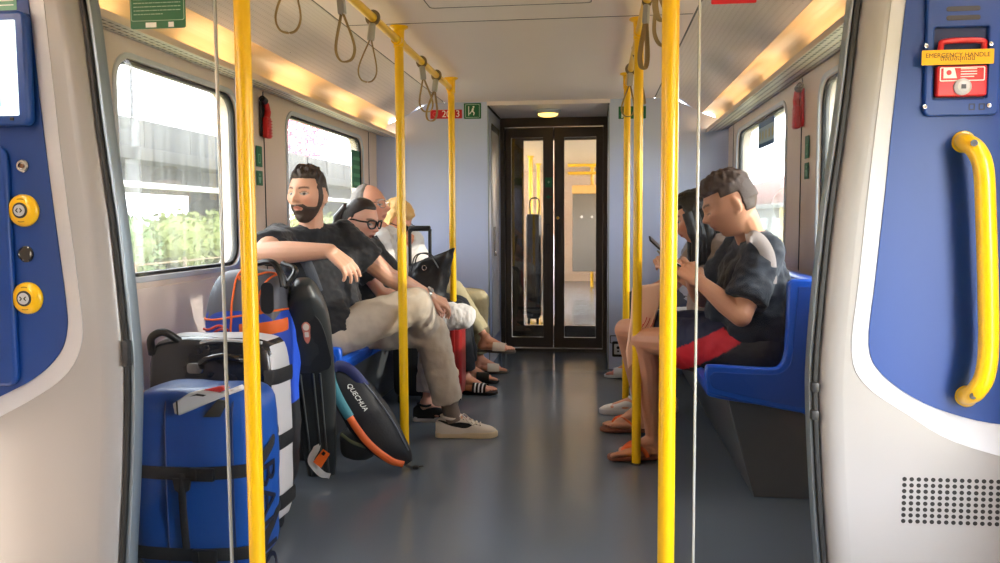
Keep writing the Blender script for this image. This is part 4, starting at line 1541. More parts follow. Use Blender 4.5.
# ---- blue wheeled duffel standing nearest the glass
x0, x1, y0, y1, zt = -1.10, -0.69, 2.38, 2.64, 0.625
cx, cy, cz, hx, hy, hz = (x0 + x1) / 2, (y0 + y1) / 2, zt / 2 + 0.015, (x1 - x0) / 2, (y1 - y0) / 2, zt / 2 - 0.015
t = thing('duffel_bag', (cx, cy, 0), 'blue wheeled duffel bag with black webbing standing behind the left glass screen', 'bag')
b = MB()
sbox(b, (cx, cy, cz), (hx, hy, hz), 7, 16)
b.wrinkle(0.006, 9, seed=2)
b.build('body', m_bluebag, t, angle=80)
for z in (0.375, 0.115):
    b = MB()
    lo = [(x0 - 0.003, y1 - 0.05, z + 0.03), (x0 + 0.0, y0 + 0.03, z), (x0 + 0.04, y0 - 0.004, z - 0.004), (cx, y0 - 0.008, z - 0.006), (x1 - 0.04, y0 - 0.005, z + 0.005), (x1 + 0.002, y0 + 0.03, z + 0.015), (x1 + 0.005, cy, z + 0.045), (x1 - 0.01, y1 - 0.02, z + 0.08)]
    strap(b, lo, 0.042)
    b.build('strap', m_web, t)
    b = MB()
    b.box(cx + 0.01, cx + 0.09, y0 - 0.024, y0 - 0.006, z - 0.026, z + 0.016, bev=0.005)
    b.box(cx + 0.03, cx + 0.036, y0 - 0.027, y0 - 0.02, z - 0.022, z + 0.012)
    b.build('buckle', m_black, t)
b = MB()
strap(b, [(cx - 0.02, y0 - 0.010, 0.37), (cx - 0.018, y0 - 0.012, 0.26), (cx - 0.012, y0 - 0.010, 0.13)], 0.026, up=(1, 0, 0))
b.plate([[(cx - 0.05, 0.355), (cx + 0.012, 0.355), (cx + 0.005, 0.318), (cx - 0.02, 0.300), (cx - 0.043, 0.318)]], FRONT(y0 - 0.007), 0.006)
b.build('drop_strap', m_web, t)
b = MB()
for xx in (cx - 0.075, cx + 0.145):
    b.tube(spline([(xx, y0 + 0.05, zt - 0.012), (xx, y0 + 0.006, zt - 0.05), (xx, y0 - 0.003, 0.4), (xx, y0 - 0.002, 0.2), (xx, y0 + 0.006, 0.04)], 6), 0.0035, 6)
b.build('seam', mat('navy piping', rgb(14, 40, 90), 0.6), t)
def pz(pts, Y):
    return [(P(x, y, Y=Y).x, P(x, y, Y=Y).z) for x, y in pts]


YH = y0 + 0.004
b = MB()    # white and red padded carry handle lying over the top edge
b.plate([pz([(177, 402), (179, 412), (184, 413.5), (223, 397), (247, 388), (243, 384), (225, 391), (205, 388.5), (192, 392)], YH)], FRONT(YH), 0.030, 0.006)
hd = b.build('carry_handle', m_whitebag, t)
b = MB()
b.plate([pz([(207, 388.5), (224, 384.5), (232, 386.5), (224, 390.5)], YH)], FRONT(YH - 0.006), 0.022, 0.003)
b.build('red_edge', m_redt, hd)
b = MB()
b.plate([pz([(194, 394.5), (202, 391.5), (211, 393), (208, 394.5), (201, 393.5)], YH)], FRONT(YH - 0.030), 0.002)
b.plate([pz([(181, 399), (182.4, 399), (183.4, 412.5), (182, 413)], YH)], FRONT(YH - 0.030), 0.002)
b.build('black_slit', m_black, hd)
b = MB()
b.plate([pz([(204, 416.5), (221, 416.5), (229, 400), (219, 399)], YH)], FRONT(YH - 0.002), 0.010, 0.002)
b.build('corner_patch', mat('black patch', rgb(38, 38, 34), 0.6), t)
b = MB()      # letters down the right side
Mt = Matrix(((0, 0, 1, x1 + 0.004), (0, 1, 0, cy - 0.02), (-1, 0, 0, 0.385), (0, 0, 0, 1)))
b.text('BANC', 0.15, Mt, 0.002, ax='LEFT')
b.build('lettering', mat('navy lettering', rgb(10, 18, 44), 0.5), t)
for xx in (x0 + 0.06, x1 - 0.06):
    b = MB()
    b.tube([(xx - 0.014, y1 - 0.045, 0.035), (xx + 0.014, y1 - 0.045, 0.035)], 0.035, 20)
    b.build('wheel', m_black, t)

# ---- black and white suitcase bag behind it
x0, x1, y0, y1, zt = -1.24, -0.765, 2.74, 2.95, 0.738
cx, cy, cz, hx, hy, hz = (x0 + x1) / 2, (y0 + y1) / 2, zt / 2 + 0.015, (x1 - x0) / 2, (y1 - y0) / 2, zt / 2 - 0.015
t = thing('suitcase', (cx, cy, 0), 'tall black suitcase with white sides standing behind the blue duffel bag', 'suitcase')
b = MB()
sbox(b, (cx, cy, cz), (hx, hy, hz), 8, 16, mifn=lambda q: 1 if (abs(q[0]) > 0.93 and q[1] > -0.86) or (q[2] > 0.95 and q[1] > -0.5) else 0)
b.wrinkle(0.005, 7, seed=4)
b.build('body', [mat('black gloss fabric', rgb(34, 36, 41), 0.25, coat=0.3, bump=0.1, bscale=30, var=0.15), m_whitebag], t, angle=80)
for z in (0.60, 0.36, 0.14):
    b = MB()
    strap(b, [(x1 - 0.03, y0 + 0.0, z), (x1 + 0.004, y0 + 0.03, z), (x1 + 0.006, cy, z - 0.004), (x1 - 0.002, y1 - 0.015, z - 0.01)], 0.055)
    b.build('side_strap', m_web, t)
b = MB()
b.tube(spline([(cx - 0.02, y0 - 0.002, zt - 0.10), (cx - 0.0, y0 - 0.035, zt - 0.075), (cx + 0.07, y0 - 0.045, zt - 0.055), (cx + 0.13, y0 - 0.035, zt - 0.065), (cx + 0.14, y0 - 0.002, zt - 0.085)], 6), 0.012, 10)
gr = b.build('grip_handle', mat('black gloss handle', rgb(22, 22, 24), 0.15, coat=0.6), t)
b = MB()
b.plate([rrect(cx - 0.075, zt - 0.125, cx - 0.012, zt - 0.085, 0.014)], FRONT(y0 + 0.004), 0.014, 0.004)
b.build('handle_mount', m_chrome, gr)
b = MB()
b.tube(spline([(x0 + 0.02, y0 + 0.02, zt - 0.06), (x0 + 0.03, y0, zt + 0.0), (x0 + 0.08, y0, zt + 0.022), (x0 + 0.13, y0 + 0.03, zt - 0.02), (x0 + 0.16, y0 + 0.03, zt - 0.03)], 6), 0.014, 10)
b.build('corner_handle', m_black, t)
b = MB()
b.tube(spline([(x0 + 0.20, y0 + 0.02, zt - 0.035), (cx - 0.02, y0 + 0.015, zt - 0.012), (cx + 0.06, y0 + 0.012, zt - 0.005), (x1 - 0.04, y0 + 0.014, zt - 0.014)], 6), 0.006, 8)
b.build('piping', m_whitebag, t)
for xx in (x0 + 0.06, x1 - 0.06):
    b = MB()
    b.tube([(xx - 0.014, y1 - 0.045, 0.03), (xx + 0.014, y1 - 0.045, 0.03)], 0.03, 20)
    b.build('wheel', m_black, t)

# ---- grey, blue and orange duffel
x0, x1, y0, y1, zt = -1.165, -0.845, 2.985, 3.275, 0.965
cx, cy, cz, hx, hy, hz = (x0 + x1) / 2, (y0 + y1) / 2, zt / 2 + 0.015, (x1 - x0) / 2, (y1 - y0) / 2, zt / 2 - 0.015
t = thing('duffel_bag', (cx, cy, 0), 'large grey and royal blue duffel bag with orange piping under the bearded man\'s elbow', 'bag')
b = MB()


def roll(q):
    if q.z > 0.45 and q.x < 0:
        q = V((q.x * (1 - 0.12 * (q.z - 0.45)), q.y, q.z))
    if q.z > 0.25:
        q = V((q.x, q.y * (1 - 0.25 * (q.z - 0.25)), q.z - (0.16 * abs(q.x) ** 3 if q.x < 0 else 0.03 * q.x) * (q.z - 0.25)))
    return q


sbox(b, (cx, cy, cz), (hx, hy, hz), 5, 18, shape=roll, mifn=lambda q: 0 if q[2] > 0.62 else (1 if q[2] > -0.18 else 2))
b.wrinkle(0.008, 8, seed=6)
bd = b.build('body', [m_greybag, m_blue2, m_nylon], t, angle=80)
def snap(o, pts, off=0.002):
    """lay a line on the surface of a finished part"""
    pl_ = parent_loc(o.parent)
    out = []
    for p in pts:
        ok, q, n_, _ = o.closest_point_on_mesh(V(p) - pl_)
        out.append(q + n_ * off + pl_)
    return out


bpy.context.view_layer.update()
b = MB()
zz = 0.775
b.tube(snap(bd, spline([(x0 - 0.004, cy, zz), (x0 + 0.02, y0 + 0.02, zz), (x0 + 0.08, y0 - 0.003, zz + 0.002), (x1 - 0.06, y0 - 0.003, zz + 0.03), (x1 - 0.012, y0 + 0.025, zz + 0.035), (x1 + 0.003, cy, zz + 0.03)], 8)), 0.0042, 8)
b.tube(snap(bd, spline([(x0 + 0.14, y0 - 0.002, 0.66), (x0 + 0.135, y0 - 0.003, 0.74), (x0 + 0.14, y0 + 0.008, 0.88), (x0 + 0.15, y0 + 0.06, 0.965), (x0 + 0.16, cy, 0.985)], 8)), 0.0042, 8)
b.tube(snap(bd, spline([(x1 - 0.06, y0 - 0.003, 0.80), (x1 - 0.075, y0 + 0.0, 0.85), (x1 - 0.06, y0 + 0.03, 0.91), (x1 - 0.03, cy - 0.02, 0.955)], 8)), 0.0042, 8)
b.tube(snap(bd, spline([(x1 - 0.03, y0 + 0.004, 0.66), (x1 - 0.06, y0 - 0.003, 0.64), (x1 - 0.075, y0 - 0.004, 0.58), (x1 - 0.08, y0 - 0.004, 0.44)], 8)), 0.0042, 8)
b.tube(snap(bd, spline([(x0 + 0.16, y0 + 0.03, 0.935), (cx, y0 + 0.02, 0.962), (x1 - 0.10, y0 + 0.03, 0.965), (x1 - 0.03, cy, 0.945)], 8)), 0.0042, 8)
b.build('piping', m_orange, t)
b = MB()
b.tube(snap(bd, spline([(x0 + 0.17, y0 - 0.004, 0.735), (cx + 0.05, y0 - 0.008, 0.738), (x1 - 0.03, y0 + 0.0, 0.745), (x1 + 0.004, cy - 0.03, 0.75)], 8), 0.003), 1.0, 8, flat=(0.004, 0.025), up=(0, 0, 1))
ow = b.build('orange_strap', m_orange, t)
b = MB()
b.box(x1 - 0.115, x1 - 0.095, y0 - 0.0135, y0 - 0.006, 0.728, 0.756, bev=0.002)
b.build('mark', m_black, ow)
b = MB()
strap(b, [(x1 - 0.05, y0 - 0.005, 0.37), (x1 - 0.02, y0 + 0.0, 0.375), (x1 + 0.004, cy - 0.04, 0.38)], 0.035, 0.004)
b.build('lower_tab', m_orange, t)
b = MB()
for o_ in (0, 0.03):
    b.tube(spline([(x0 + 0.03, y0 + 0.0, 0.68 + o_ * 2), (x0 + 0.06, y0 - 0.018, 0.71 + o_), (x0 + 0.10, y0 - 0.014, 0.74 + o_ / 2), (x0 + 0.13, y0 - 0.004, 0.735)], 6), 0.005, 8)
b.ell((x0 + 0.035, y0 - 0.004, 0.685), (0.024, 0.015, 0.018))
b.build('cord', mat('red cord', rgb(200, 60, 40), 0.6), t)
b = MB()
strap(b, [(x1 - 0.12, cy - 0.06, 0.985), (x1 - 0.04, cy - 0.08, 0.995), (x1 + 0.0, cy - 0.09, 0.955), (x1 + 0.015, cy - 0.095, 0.90)], 0.04, 0.012, up=(0, 1, 0))
strap(b, [(x1 - 0.03, cy + 0.02, 0.985), (x1 + 0.035, cy - 0.02, 0.96), (x1 + 0.02, cy - 0.09, 0.90)], 0.03, 0.010, up=(0, 1, 0))
b.build('top_handle', m_black, t)
b = MB()
b.plate([rrect(x1 - 0.058, 0.80, x1 - 0.008, 0.92, 0.022)], FRONT(y0 + 0.006), 0.004)
b.build('mesh_panel', m_nylon, t)

# ---- long black sports bag leaning upright against the seat
A = P(323, 466, Y=3.62)
A.z = 0.0
T_ = P(303, 269, Y=3.19)
ax = (T_ - A)
L = ax.length
Mb = basis(A, ax, z=(0.25, -1, 0))       # local x along the bag, z towards the camera
t = thing('sports_bag', tuple(A), 'long narrow black sports bag leaning upright between the bearded man and the duffel', 'bag')
b = MB()
prof = [(0.0, 0.044), (0.02, 0.060), (0.12, 0.070), (0.40, 0.090), (0.62, 0.096), (0.74, 0.094), (0.84, 0.084), (0.92, 0.060), (0.97, 0.030)]
ctr = spline([(a, c, 0) for a, c in prof], 5)
rings = []
for q in ctr:
    u, w_ = q.x * L, q.y
    ring = []
    for k in range(28):
        a = 2 * PI * k / 28
        c_, s_ = math.cos(a), math.sin(a)
        yy = w_ * math.copysign(abs(c_) ** 0.55, c_)
        zz = (0.052 + 0.01 * (q.x > 0.6)) * min(1, w_ / 0.06) * math.copysign(abs(s_) ** 0.6, s_) + 0.045
        ring.append(b.bm.verts.new(Mb @ V((u, yy, zz))))
    rings.append(ring)
for R1, R2 in zip(rings[:-1], rings[1:]):
    for k in range(28):
        b.bm.faces.new((R1[k], R1[(k + 1) % 28], R2[(k + 1) % 28], R2[k]))
b.bm.faces.new(rings[0][::-1])
b.bm.faces.new(rings[-1])
b.wrinkle(0.003, 12, seed=3)
b.build('body', mat('black shell fabric', rgb(38, 41, 42), 0.38, bump=0.1, bscale=80, var=0.1), t, angle=80)
b = MB()
for yy in (-0.036, -0.010, 0.038):
    b.tube([Mb @ p for p in spline([(0.04 * L, yy, 0.094), (0.3 * L, yy, 0.100), (0.58 * L, yy * 1.1, 0.102)], 6)], 0.0045, 8)
b.build('ridge', mat('dark grey ridge', rgb(62, 66, 68), 0.35), t)
b = MB()
b.plate([[(q.x, q.y) for q in spline([(0.60 * L, -0.078, 0), (0.60 * L, 0.078, 0), (0.72 * L, 0.082, 0), (0.83 * L, 0.055, 0), (0.875 * L, 0.0, 0), (0.83 * L, -0.055, 0), (0.72 * L, -0.082, 0)], 4, True)]], Mb @ Matrix.Translation((0, 0, 0.100)), 0.006, 0.002)
pk = b.build('pocket', mat('black pocket fabric', rgb(30, 32, 33), 0.42), t)
b = MB()
Ml = Mb @ Matrix.Translation((0.775 * L, -0.002, 0.1065))
b.plate([[(p.x, p.y) for p in spline([(0.052, 0, 0), (0.035, 0.017, 0), (0.0, 0.014, 0), (-0.03, 0.012, 0), (-0.052, 0, 0), (-0.03, -0.012, 0), (0.0, -0.014, 0), (0.035, -0.017, 0)], 4, True)]], Ml, 0.001)
b.build('emblem_base', mat('faded orange print', rgb(190, 110, 90), 0.5), pk)
b = MB()
b.plate([[(p.x, p.y) for p in spline([(0.046, 0, 0), (0.034, 0.012, 0), (0.018, 0.010, 0), (0.012, 0, 0), (0.018, -0.010, 0), (0.034, -0.012, 0)], 4, True)], ], Ml @ Matrix.Translation((0, 0, 0.001)), 0.001)
b.plate([rrect(-0.020, -0.008, 0.004, 0.008, 0.003)], Ml @ Matrix.Translation((0, 0, 0.001)), 0.001)
b.build('emblem', mat('pale print', rgb(205, 195, 180), 0.5), pk)
b = MB()
b.tube([Mb @ p for p in spline([(0.60 * L, 0.07, 0.06), (0.74 * L, 0.085, 0.055), (0.88 * L, 0.062, 0.05), (0.955 * L, 0.03, 0.05)], 6)], 0.0045, 8)
b.build('zip', m_web, t)
# airline tag on the lower end
tg = P(314, 452, Y=3.40)
t = thing('luggage_tag', tuple(tg), 'white paper luggage tag with orange label on the long black sports bag', 'tag')
b = MB()
Y_ = 3.44
strap(b, [P(319, 430, Y=Y_ + 0.02), P(317, 447, Y=Y_), P(311, 459, Y=Y_ - 0.01), P(314, 466, Y=Y_ - 0.02), P(322, 474, Y=Y_ - 0.03), P(330, 476, Y=Y_ - 0.02)], 0.032, 0.0012, up=(1, 0, 0.45))
b.build('paper_strip', mat('white tag paper', rgb(225, 225, 225), 0.6), t)
b = MB()
q = [P(x, y, Y=Y_ - 0.05) for x, y in ((313, 462), (323, 449), (330, 454), (321, 468))]
n_ = (q[1] - q[0]).cross(q[2] - q[1]).normalized()
for k in (0, 1):
    pass
A_ = [b.bm.verts.new(p) for p in q]
B_ = [b.bm.verts.new(p + n_ * 0.0012) for p in q]
b.bm.faces.new(A_)
b.bm.faces.new(B_[::-1])
for i in range(4):
    b.bm.faces.new((A_[i], B_[i], B_[(i + 1) % 4], A_[(i + 1) % 4]))
ol = b.build('orange_label', mat('orange tag', rgb(245, 110, 35), 0.5), t, smooth=False)
b = MB()
b.box(-0.008, 0.008, -0.007, 0.007, 0, 0.0008, M=basis(tuple(P(323.5, 453.5, Y=Y_ - 0.0525)), q[1] - q[0], z=(0, -1, 0)))
b.build('print', m_black, ol)

# ---- backpack on the floor
Bt, Bb = P(334, 364, Y=3.62), P(409, 462, Y=3.62)
ax = (Bb - Bt)
L = ax.length
Mk = basis(Bt, ax, z=(0.1, -1, 0.25))         # x down the pack, y across (towards the upper right in the photo is -y or +y), z to camera
sgn = 1 if (Mk.to_3x3() @ V((0, 1, 0))).x < 0 else -1   # +: local y points to the lower left
t = thing('backpack', tuple(P(370, 462, Z=0)), 'black backpack with teal and orange stripe slumped on the floor by the left pole', 'backpack')
b = MB()
nU, nV = 26, 22
up_edge = spline([(0.0, 0.012, 0), (0.12, 0.055, 0), (0.35, 0.080, 0), (0.65, 0.075, 0), (0.9, 0.045, 0), (1.0, 0.02, 0)], 6)
lo_edge = spline([(0.0, -0.020, 0), (0.12, -0.075, 0), (0.35, -0.115, 0), (0.65, -0.125, 0), (0.9, -0.075, 0), (1.0, -0.02, 0)], 6)


def along(sp, u):
    for a, c in zip(sp[:-1], sp[1:]):
        if a.x <= u <= c.x:
            k = (u - a.x) / max(c.x - a.x, 1e-6)
            return a.y + (c.y - a.y) * k
    return sp[-1].y


def pack(u, v):
    """v 0..1 round the cross section"""
    a = 2 * PI * v
    lo, hi = along(lo_edge, u), along(up_edge, u)
    c_, s_ = math.cos(a), math.sin(a)
    yy = (lo + hi) / 2 + (hi - lo) / 2 * math.copysign(abs(c_) ** 0.7, c_)
    zz = 0.085 * (math.sin(PI * min(max(u, 0.03), 0.97)) ** 0.5) * math.copysign(abs(s_) ** 0.75, s_)
    return Mk @ V((u * L, -sgn * yy, zz))


b.grid(lambda i, j: pack(i, j), nU, nV)
b.bm.verts.ensure_lookup_table()
bmesh.ops.remove_doubles(b.bm, verts=b.bm.verts, dist=0.0005)
bmesh.ops.holes_fill(b.bm, edges=b.bm.edges)
b.wrinkle(0.004, 14, seed=8)
b.build('body', mat('black pack fabric', rgb(20, 21, 26), 0.55, bump=0.2, bscale=90, var=0.1), t, angle=80)


def on_pack(u, v, off=0.004):
    lo, hi = along(lo_edge, u), along(up_edge, u)
    y = lo + (hi - lo) * v
    c_ = max(-1, min(1, (v * 2 - 1)))
    zz = 0.085 * (math.sin(PI * min(max(u, 0.03), 0.97)) ** 0.5) * (max(0.0, 1 - abs(c_) ** (1 / 0.7 * 2)) ** 0.375)
    return Mk @ V((u * L, -sgn * y, zz + off))


teal, ora = mat('teal trim', rgb(60, 120, 135), 0.5, bump=0.2, bscale=120), mat('orange trim', rgb(238, 110, 50), 0.5, bump=0.2, bscale=120)
for nm, u0, u1, m in (('teal_trim', -0.02, 0.42, teal), ('orange_trim', 0.42, 0.98, ora)):
    b = MB()
    pts = [on_pack(max(u, 0.015), 0.17 + 0.05 * math.sin(u * 3), 0.012) for u in [u0 + (u1 - u0) * k / 8 for k in range(9)]]
    strap(b, pts, 0.046 if nm[0] == 't' else 0.036, 0.009, up=tuple(Mk.to_3x3() @ V((0, 1, 0.2))), n=3)
    b.build(nm, m, t)
b = MB()
b.tube([on_pack(u, 0.93, 0.004) for u in [0.12 + 0.8 * k / 12 for k in range(13)]], 0.0035, 6)
b.build('piping', mat('grey piping', rgb(90, 95, 110), 0.4), t)
b = MB()
Mtx = basis(tuple(on_pack(0.20, 0.62, 0.010)), on_pack(0.52, 0.60, 0.006) - on_pack(0.20, 0.62, 0.006), z=tuple(Mk.to_3x3() @ V((0, 0, 1))))
b.text('QUECHUA', 0.030, Mtx, 0.001, ax='LEFT', ay='CENTER', shear=0.3)
b.build('lettering', m_signw, t)
b = MB()
strap(b, [P(331, 374, Y=3.60), P(338, 366, Y=3.58), P(350, 370, Y=3.57), P(361, 382, Y=3.58), P(368, 394, Y=3.62)], 0.05, 0.008, up=(0.5, 0, 0.8))
strap(b, [P(329, 385, Y=3.58), P(331, 372, Y=3.57), P(337, 364, Y=3.60)], 0.03, 0.008, up=(1, 0, 0.2))
b.build('shoulder_strap', mat('navy strap', rgb(38, 44, 92), 0.6, bump=0.2, bscale=150), t)
b = MB()
q = P(412, 467, Z=0.012)
strap(b, [P(398, 458, Y=3.62), P(404, 464, Y=3.60), tuple(q), tuple(P(423, 466, Z=0.010))], 0.022, 0.003, up=(0, 1, 0))
b.box(q.x + 0.005, q.x + 0.03, q.y - 0.012, q.y + 0.012, 0.004, 0.018, bev=0.003)
b.build('strap_tail', m_web, t)
b = MB()      # side pocket with a green and brown print below the stripe
pp = [on_pack(0.42, 0.05, 0.01), on_pack(0.60, 0.02, 0.0), on_pack(0.80, 0.04, 0.0)]
sbox(b, tuple(P(358, 443, Y=3.60)), (0.085, 0.05, 0.075), 3, 8)
b.wrinkle(0.006, 14, seed=5)
b.build('side_pocket', mat('black mesh pocket', rgb(26, 28, 28), 0.6, bump=0.3, bscale=200), t, angle=80)
b = MB()
strap(b, [P(341, 434, Y=3.548), P(352, 442, Y=3.542), P(366, 447, Y=3.548)], 0.016, 0.002, up=(0, 0, 1))
b.build('green_trim', mat('dull green trim', rgb(96, 100, 74), 0.6), t)

# ---- red suitcase with its telescopic handle, and the black tote bag on it
m_redcase = mat('red hard shell', rgb(150, 30, 28), 0.35, coat=0.25, var=0.05)
x0, x1, y0, y1, zt = -0.665, -0.462, 4.97, 5.18, 0.585
t = thing('suitcase', ((x0 + x1) / 2, 5.08, 0), 'small red suitcase standing behind the bearded man\'s standing leg', 'suitcase')
b = MB()
sbox(b, ((x0 + x1) / 2, (y0 + y1) / 2, zt / 2 + 0.025), ((x1 - x0) / 2, (y1 - y0) / 2, zt / 2 - 0.025), 9, 12)
b.build('shell', m_redcase, t, angle=80)
b = MB()
for k in range(3):
    xx = x0 + 0.035 + k * 0.052
    b.box(xx, xx + 0.026, y0 - 0.004, y0 + 0.02, 0.08, zt - 0.05, bev=0.004)
b.build('rib', m_redcase, t)
for xx in (x0 + 0.04, x1 - 0.04):
    for yy in (y0 + 0.045, y1 - 0.045):
        b = MB()
        b.tube([(xx - 0.012, yy, 0.025), (xx + 0.012, yy, 0.025)], 0.025, 16)
        b.build('wheel', m_black, t)
x0, x1, y0, y1, zt = -0.90, -0.672, 4.97, 5.18, 0.595
t = thing('suitcase', ((x0 + x1) / 2, 5.08, 0), 'black suitcase with raised telescopic handle beside the small red suitcase', 'suitcase')
b = MB()
sbox(b, ((x0 + x1) / 2, (y0 + y1) / 2, zt / 2 + 0.025), ((x1 - x0) / 2, (y1 - y0) / 2, zt / 2 - 0.025), 9, 12)
b.build('shell', m_nylon, t, angle=80)
for xx in (x0 + 0.04, x1 - 0.04):
    b = MB()
    b.tube([(xx - 0.012, y0 + 0.045, 0.025), (xx + 0.012, y0 + 0.045, 0.025)], 0.025, 16)
    b.build('wheel', m_black, t)
b = MB()
hl, hr = -0.815, -0.685
b.tube(spline([(hl, 5.14, 0.57), (hl, 5.14, 1.05), (hl, 5.14, 1.085), (hl + 0.02, 5.14, 1.105), (hr - 0.02, 5.14, 1.105), (hr, 5.14, 1.085), (hr, 5.14, 1.05), (hr, 5.14, 0.57)], 6), 0.011, 10)
b.box(hl - 0.005, hr + 0.005, 5.12, 5.16, 1.085, 1.12, bev=0.01)
b.build('telescopic_handle', m_black, t)

t = thing('tote_bag', (-0.66, 5.06, 0.585), 'slouchy black tote bag lying on top of the red and black suitcases', 'bag')
b = MB()
pts = [(405, 268), (420, 258), (440, 252), (446, 250), (450, 268), (456, 304), (430, 306), (404, 304)]
ou = [P(x, y, Y=5.0) for x, y in pts]
for i, q in enumerate(ou):
    q.z = max(q.z, 0.603)
cen = V((-0.66, 5.10, 0.75))
top = spline([(-0.83, 0.86, 0), (-0.74, 0.91, 0), (-0.66, 0.93, 0), (-0.575, 0.965, 0)], 4)
b.grid(lambda i, j: (
    (lambda f, a: V((
        (-0.725 + 0.135 * math.copysign(abs(math.cos(a)) ** 0.8, math.cos(a)) * (1 + 0.12 * math.sin(3 * a)) + 0.07 * f),
        5.055 + (0.065 * (1 - 0.80 * f) + 0.004) * math.sin(a),
        0.612 + f * (0.265 + 0.10 * (math.cos(a) * 0.5 + 0.5)))))(j, 2 * PI * i)), 40, 14, cu=True)
bmesh.ops.holes_fill(b.bm, edges=b.bm.edges)
b.wrinkle(0.012, 13, seed=9)
b.build('body', mat('black soft leather', rgb(16, 16, 18), 0.4, bump=0.3, bscale=30), t, angle=80)
b = MB()
for yy in (5.02, 5.09):
    strap(b, [(-0.78, yy, 0.84), (-0.75, yy - 0.03, 0.93), (-0.69, yy - 0.04, 0.95), (-0.64, yy - 0.03, 0.92), (-0.61, yy, 0.86)], 0.02, 0.004, up=(0, 1, 0))
b.build('strap', m_black, t)
b = MB()
b.tube([V((-0.69, 4.98, 0.86)) + V((0.014 * math.cos(2 * PI * k / 14), 0, 0.014 * math.sin(2 * PI * k / 14))) for k in range(14)], 0.0025, 6, True)
b.build('ring', m_chrome, t)
# ================================================================== people
def lerp(a, c, t):
    return V(a) * (1 - t) + V(c) * t


def sst(a, c, x):
    if a == c:
        return 1.0 if x > a else 0.0
    t = min(1, max(0, (x - a) / (c - a)))
    return t * t * (3 - 2 * t)


# ---- head: an ellipsoid pushed about by soft brushes (x side, y forward, z up)
def _brushes(wide, nose):
    B = []

    def add(c, r, v, mirror=False):
        r = r if isinstance(r, tuple) else (r, r, r)
        B.append((V(c), V(r), V(v)))
        if mirror:
            B.append((V((-c[0], c[1], c[2])), V(r), V((-v[0], v[1], v[2]))))
    add((0, 0.095, 0.026), (0.045, 0.03, 0.010), (0, 0.007, 0))            # brow
    add((0.032, 0.088, 0.002), (0.016, 0.03, 0.012), (0, -0.013, 0), True)  # sockets
    add((0.032, 0.088, 0.002), (0.010, 0.03, 0.006), (0, 0.006, 0), True)   # lids
    add((0, 0.095, 0.0), (0.009, 0.03, 0.022), (0, 0.010 * nose, 0))        # bridge
    add((0, 0.095, -0.024), (0.011, 0.03, 0.014), (0, 0.027 * nose, 0))     # tip
    add((0.012, 0.093, -0.031), (0.008, 0.03, 0.007), (0.002, 0.010, 0), True)
    add((0.048, 0.066, -0.014), (0.022, 0.03, 0.018), (0.004, 0.007, 0), True)   # cheekbones
    add((0.03, 0.08, -0.04), (0.018, 0.03, 0.022), (0, 0.003 * wide, 0), True)
    add((0, 0.09, -0.054), (0.020, 0.03, 0.007), (0, 0.010, 0))             # lips
    add((0, 0.09, -0.069), (0.016, 0.03, 0.006), (0, 0.010, 0))
    add((0, 0.09, -0.0615), (0.019, 0.03, 0.0028), (0, -0.006, 0))
    add((0, 0.085, -0.083), (0.018, 0.03, 0.007), (0, -0.002, 0))
    add((0, 0.080, -0.103), (0.022, 0.03, 0.016), (0, 0.012, -0.004))       # chin
    return B


def head_point(d, B, wide=1.0):
    p = V((0.076 * d.x, 0.097 * d.y, 0.119 * d.z))
    if p.z < 0:
        t = -p.z / 0.119
        p.x *= 1 - (0.30 - 0.12 * (wide - 1) * 4) * t * t
        if p.y < 0:
            p.y *= 1 - 0.42 * t
        else:
            p.y *= 1 + 0.10 * t * (1 - t) * 2
    else:
        p.x *= 1 - 0.05 * (p.z / 0.119)
        if p.y < 0:
            p.y *= 1.06
    p.x *= wide
    q = p.copy()
    if p.y > -0.02:
        for c, r, v in B:
            e = ((p.x - c.x) / r.x) ** 2 + ((p.z - c.z) / r.z) ** 2
            if e < 9:
                q += v * (math.exp(-e) * sst(-0.02, 0.05, p.y))
    return p, q


def head_mesh(b, M, B, wide, nu=72, nv=56, fn=None):
    """UV ball of the head; fn(p, q, d) may return a changed point"""
    rows = []
    for j in range(1, nv):
        th = PI * j / nv
        row = []
        for i in range(nu):
            ph = 2 * PI * i / nu
            d = V((math.sin(th) * math.cos(ph), math.sin(th) * math.sin(ph), math.cos(th)))
            p, q = head_point(d, B, wide)
            if fn:
                q = fn(p, q, d)
            row.append(b.bm.verts.new(M @ q))
        rows.append(row)
    for A, C in zip(rows[:-1], rows[1:]):
        for i in range(nu):
            b.bm.faces.new((A[i], C[i], C[(i + 1) % nu], A[(i + 1) % nu]))
    b.bm.faces.new(rows[0])
    b.bm.faces.new(rows[-1][::-1])


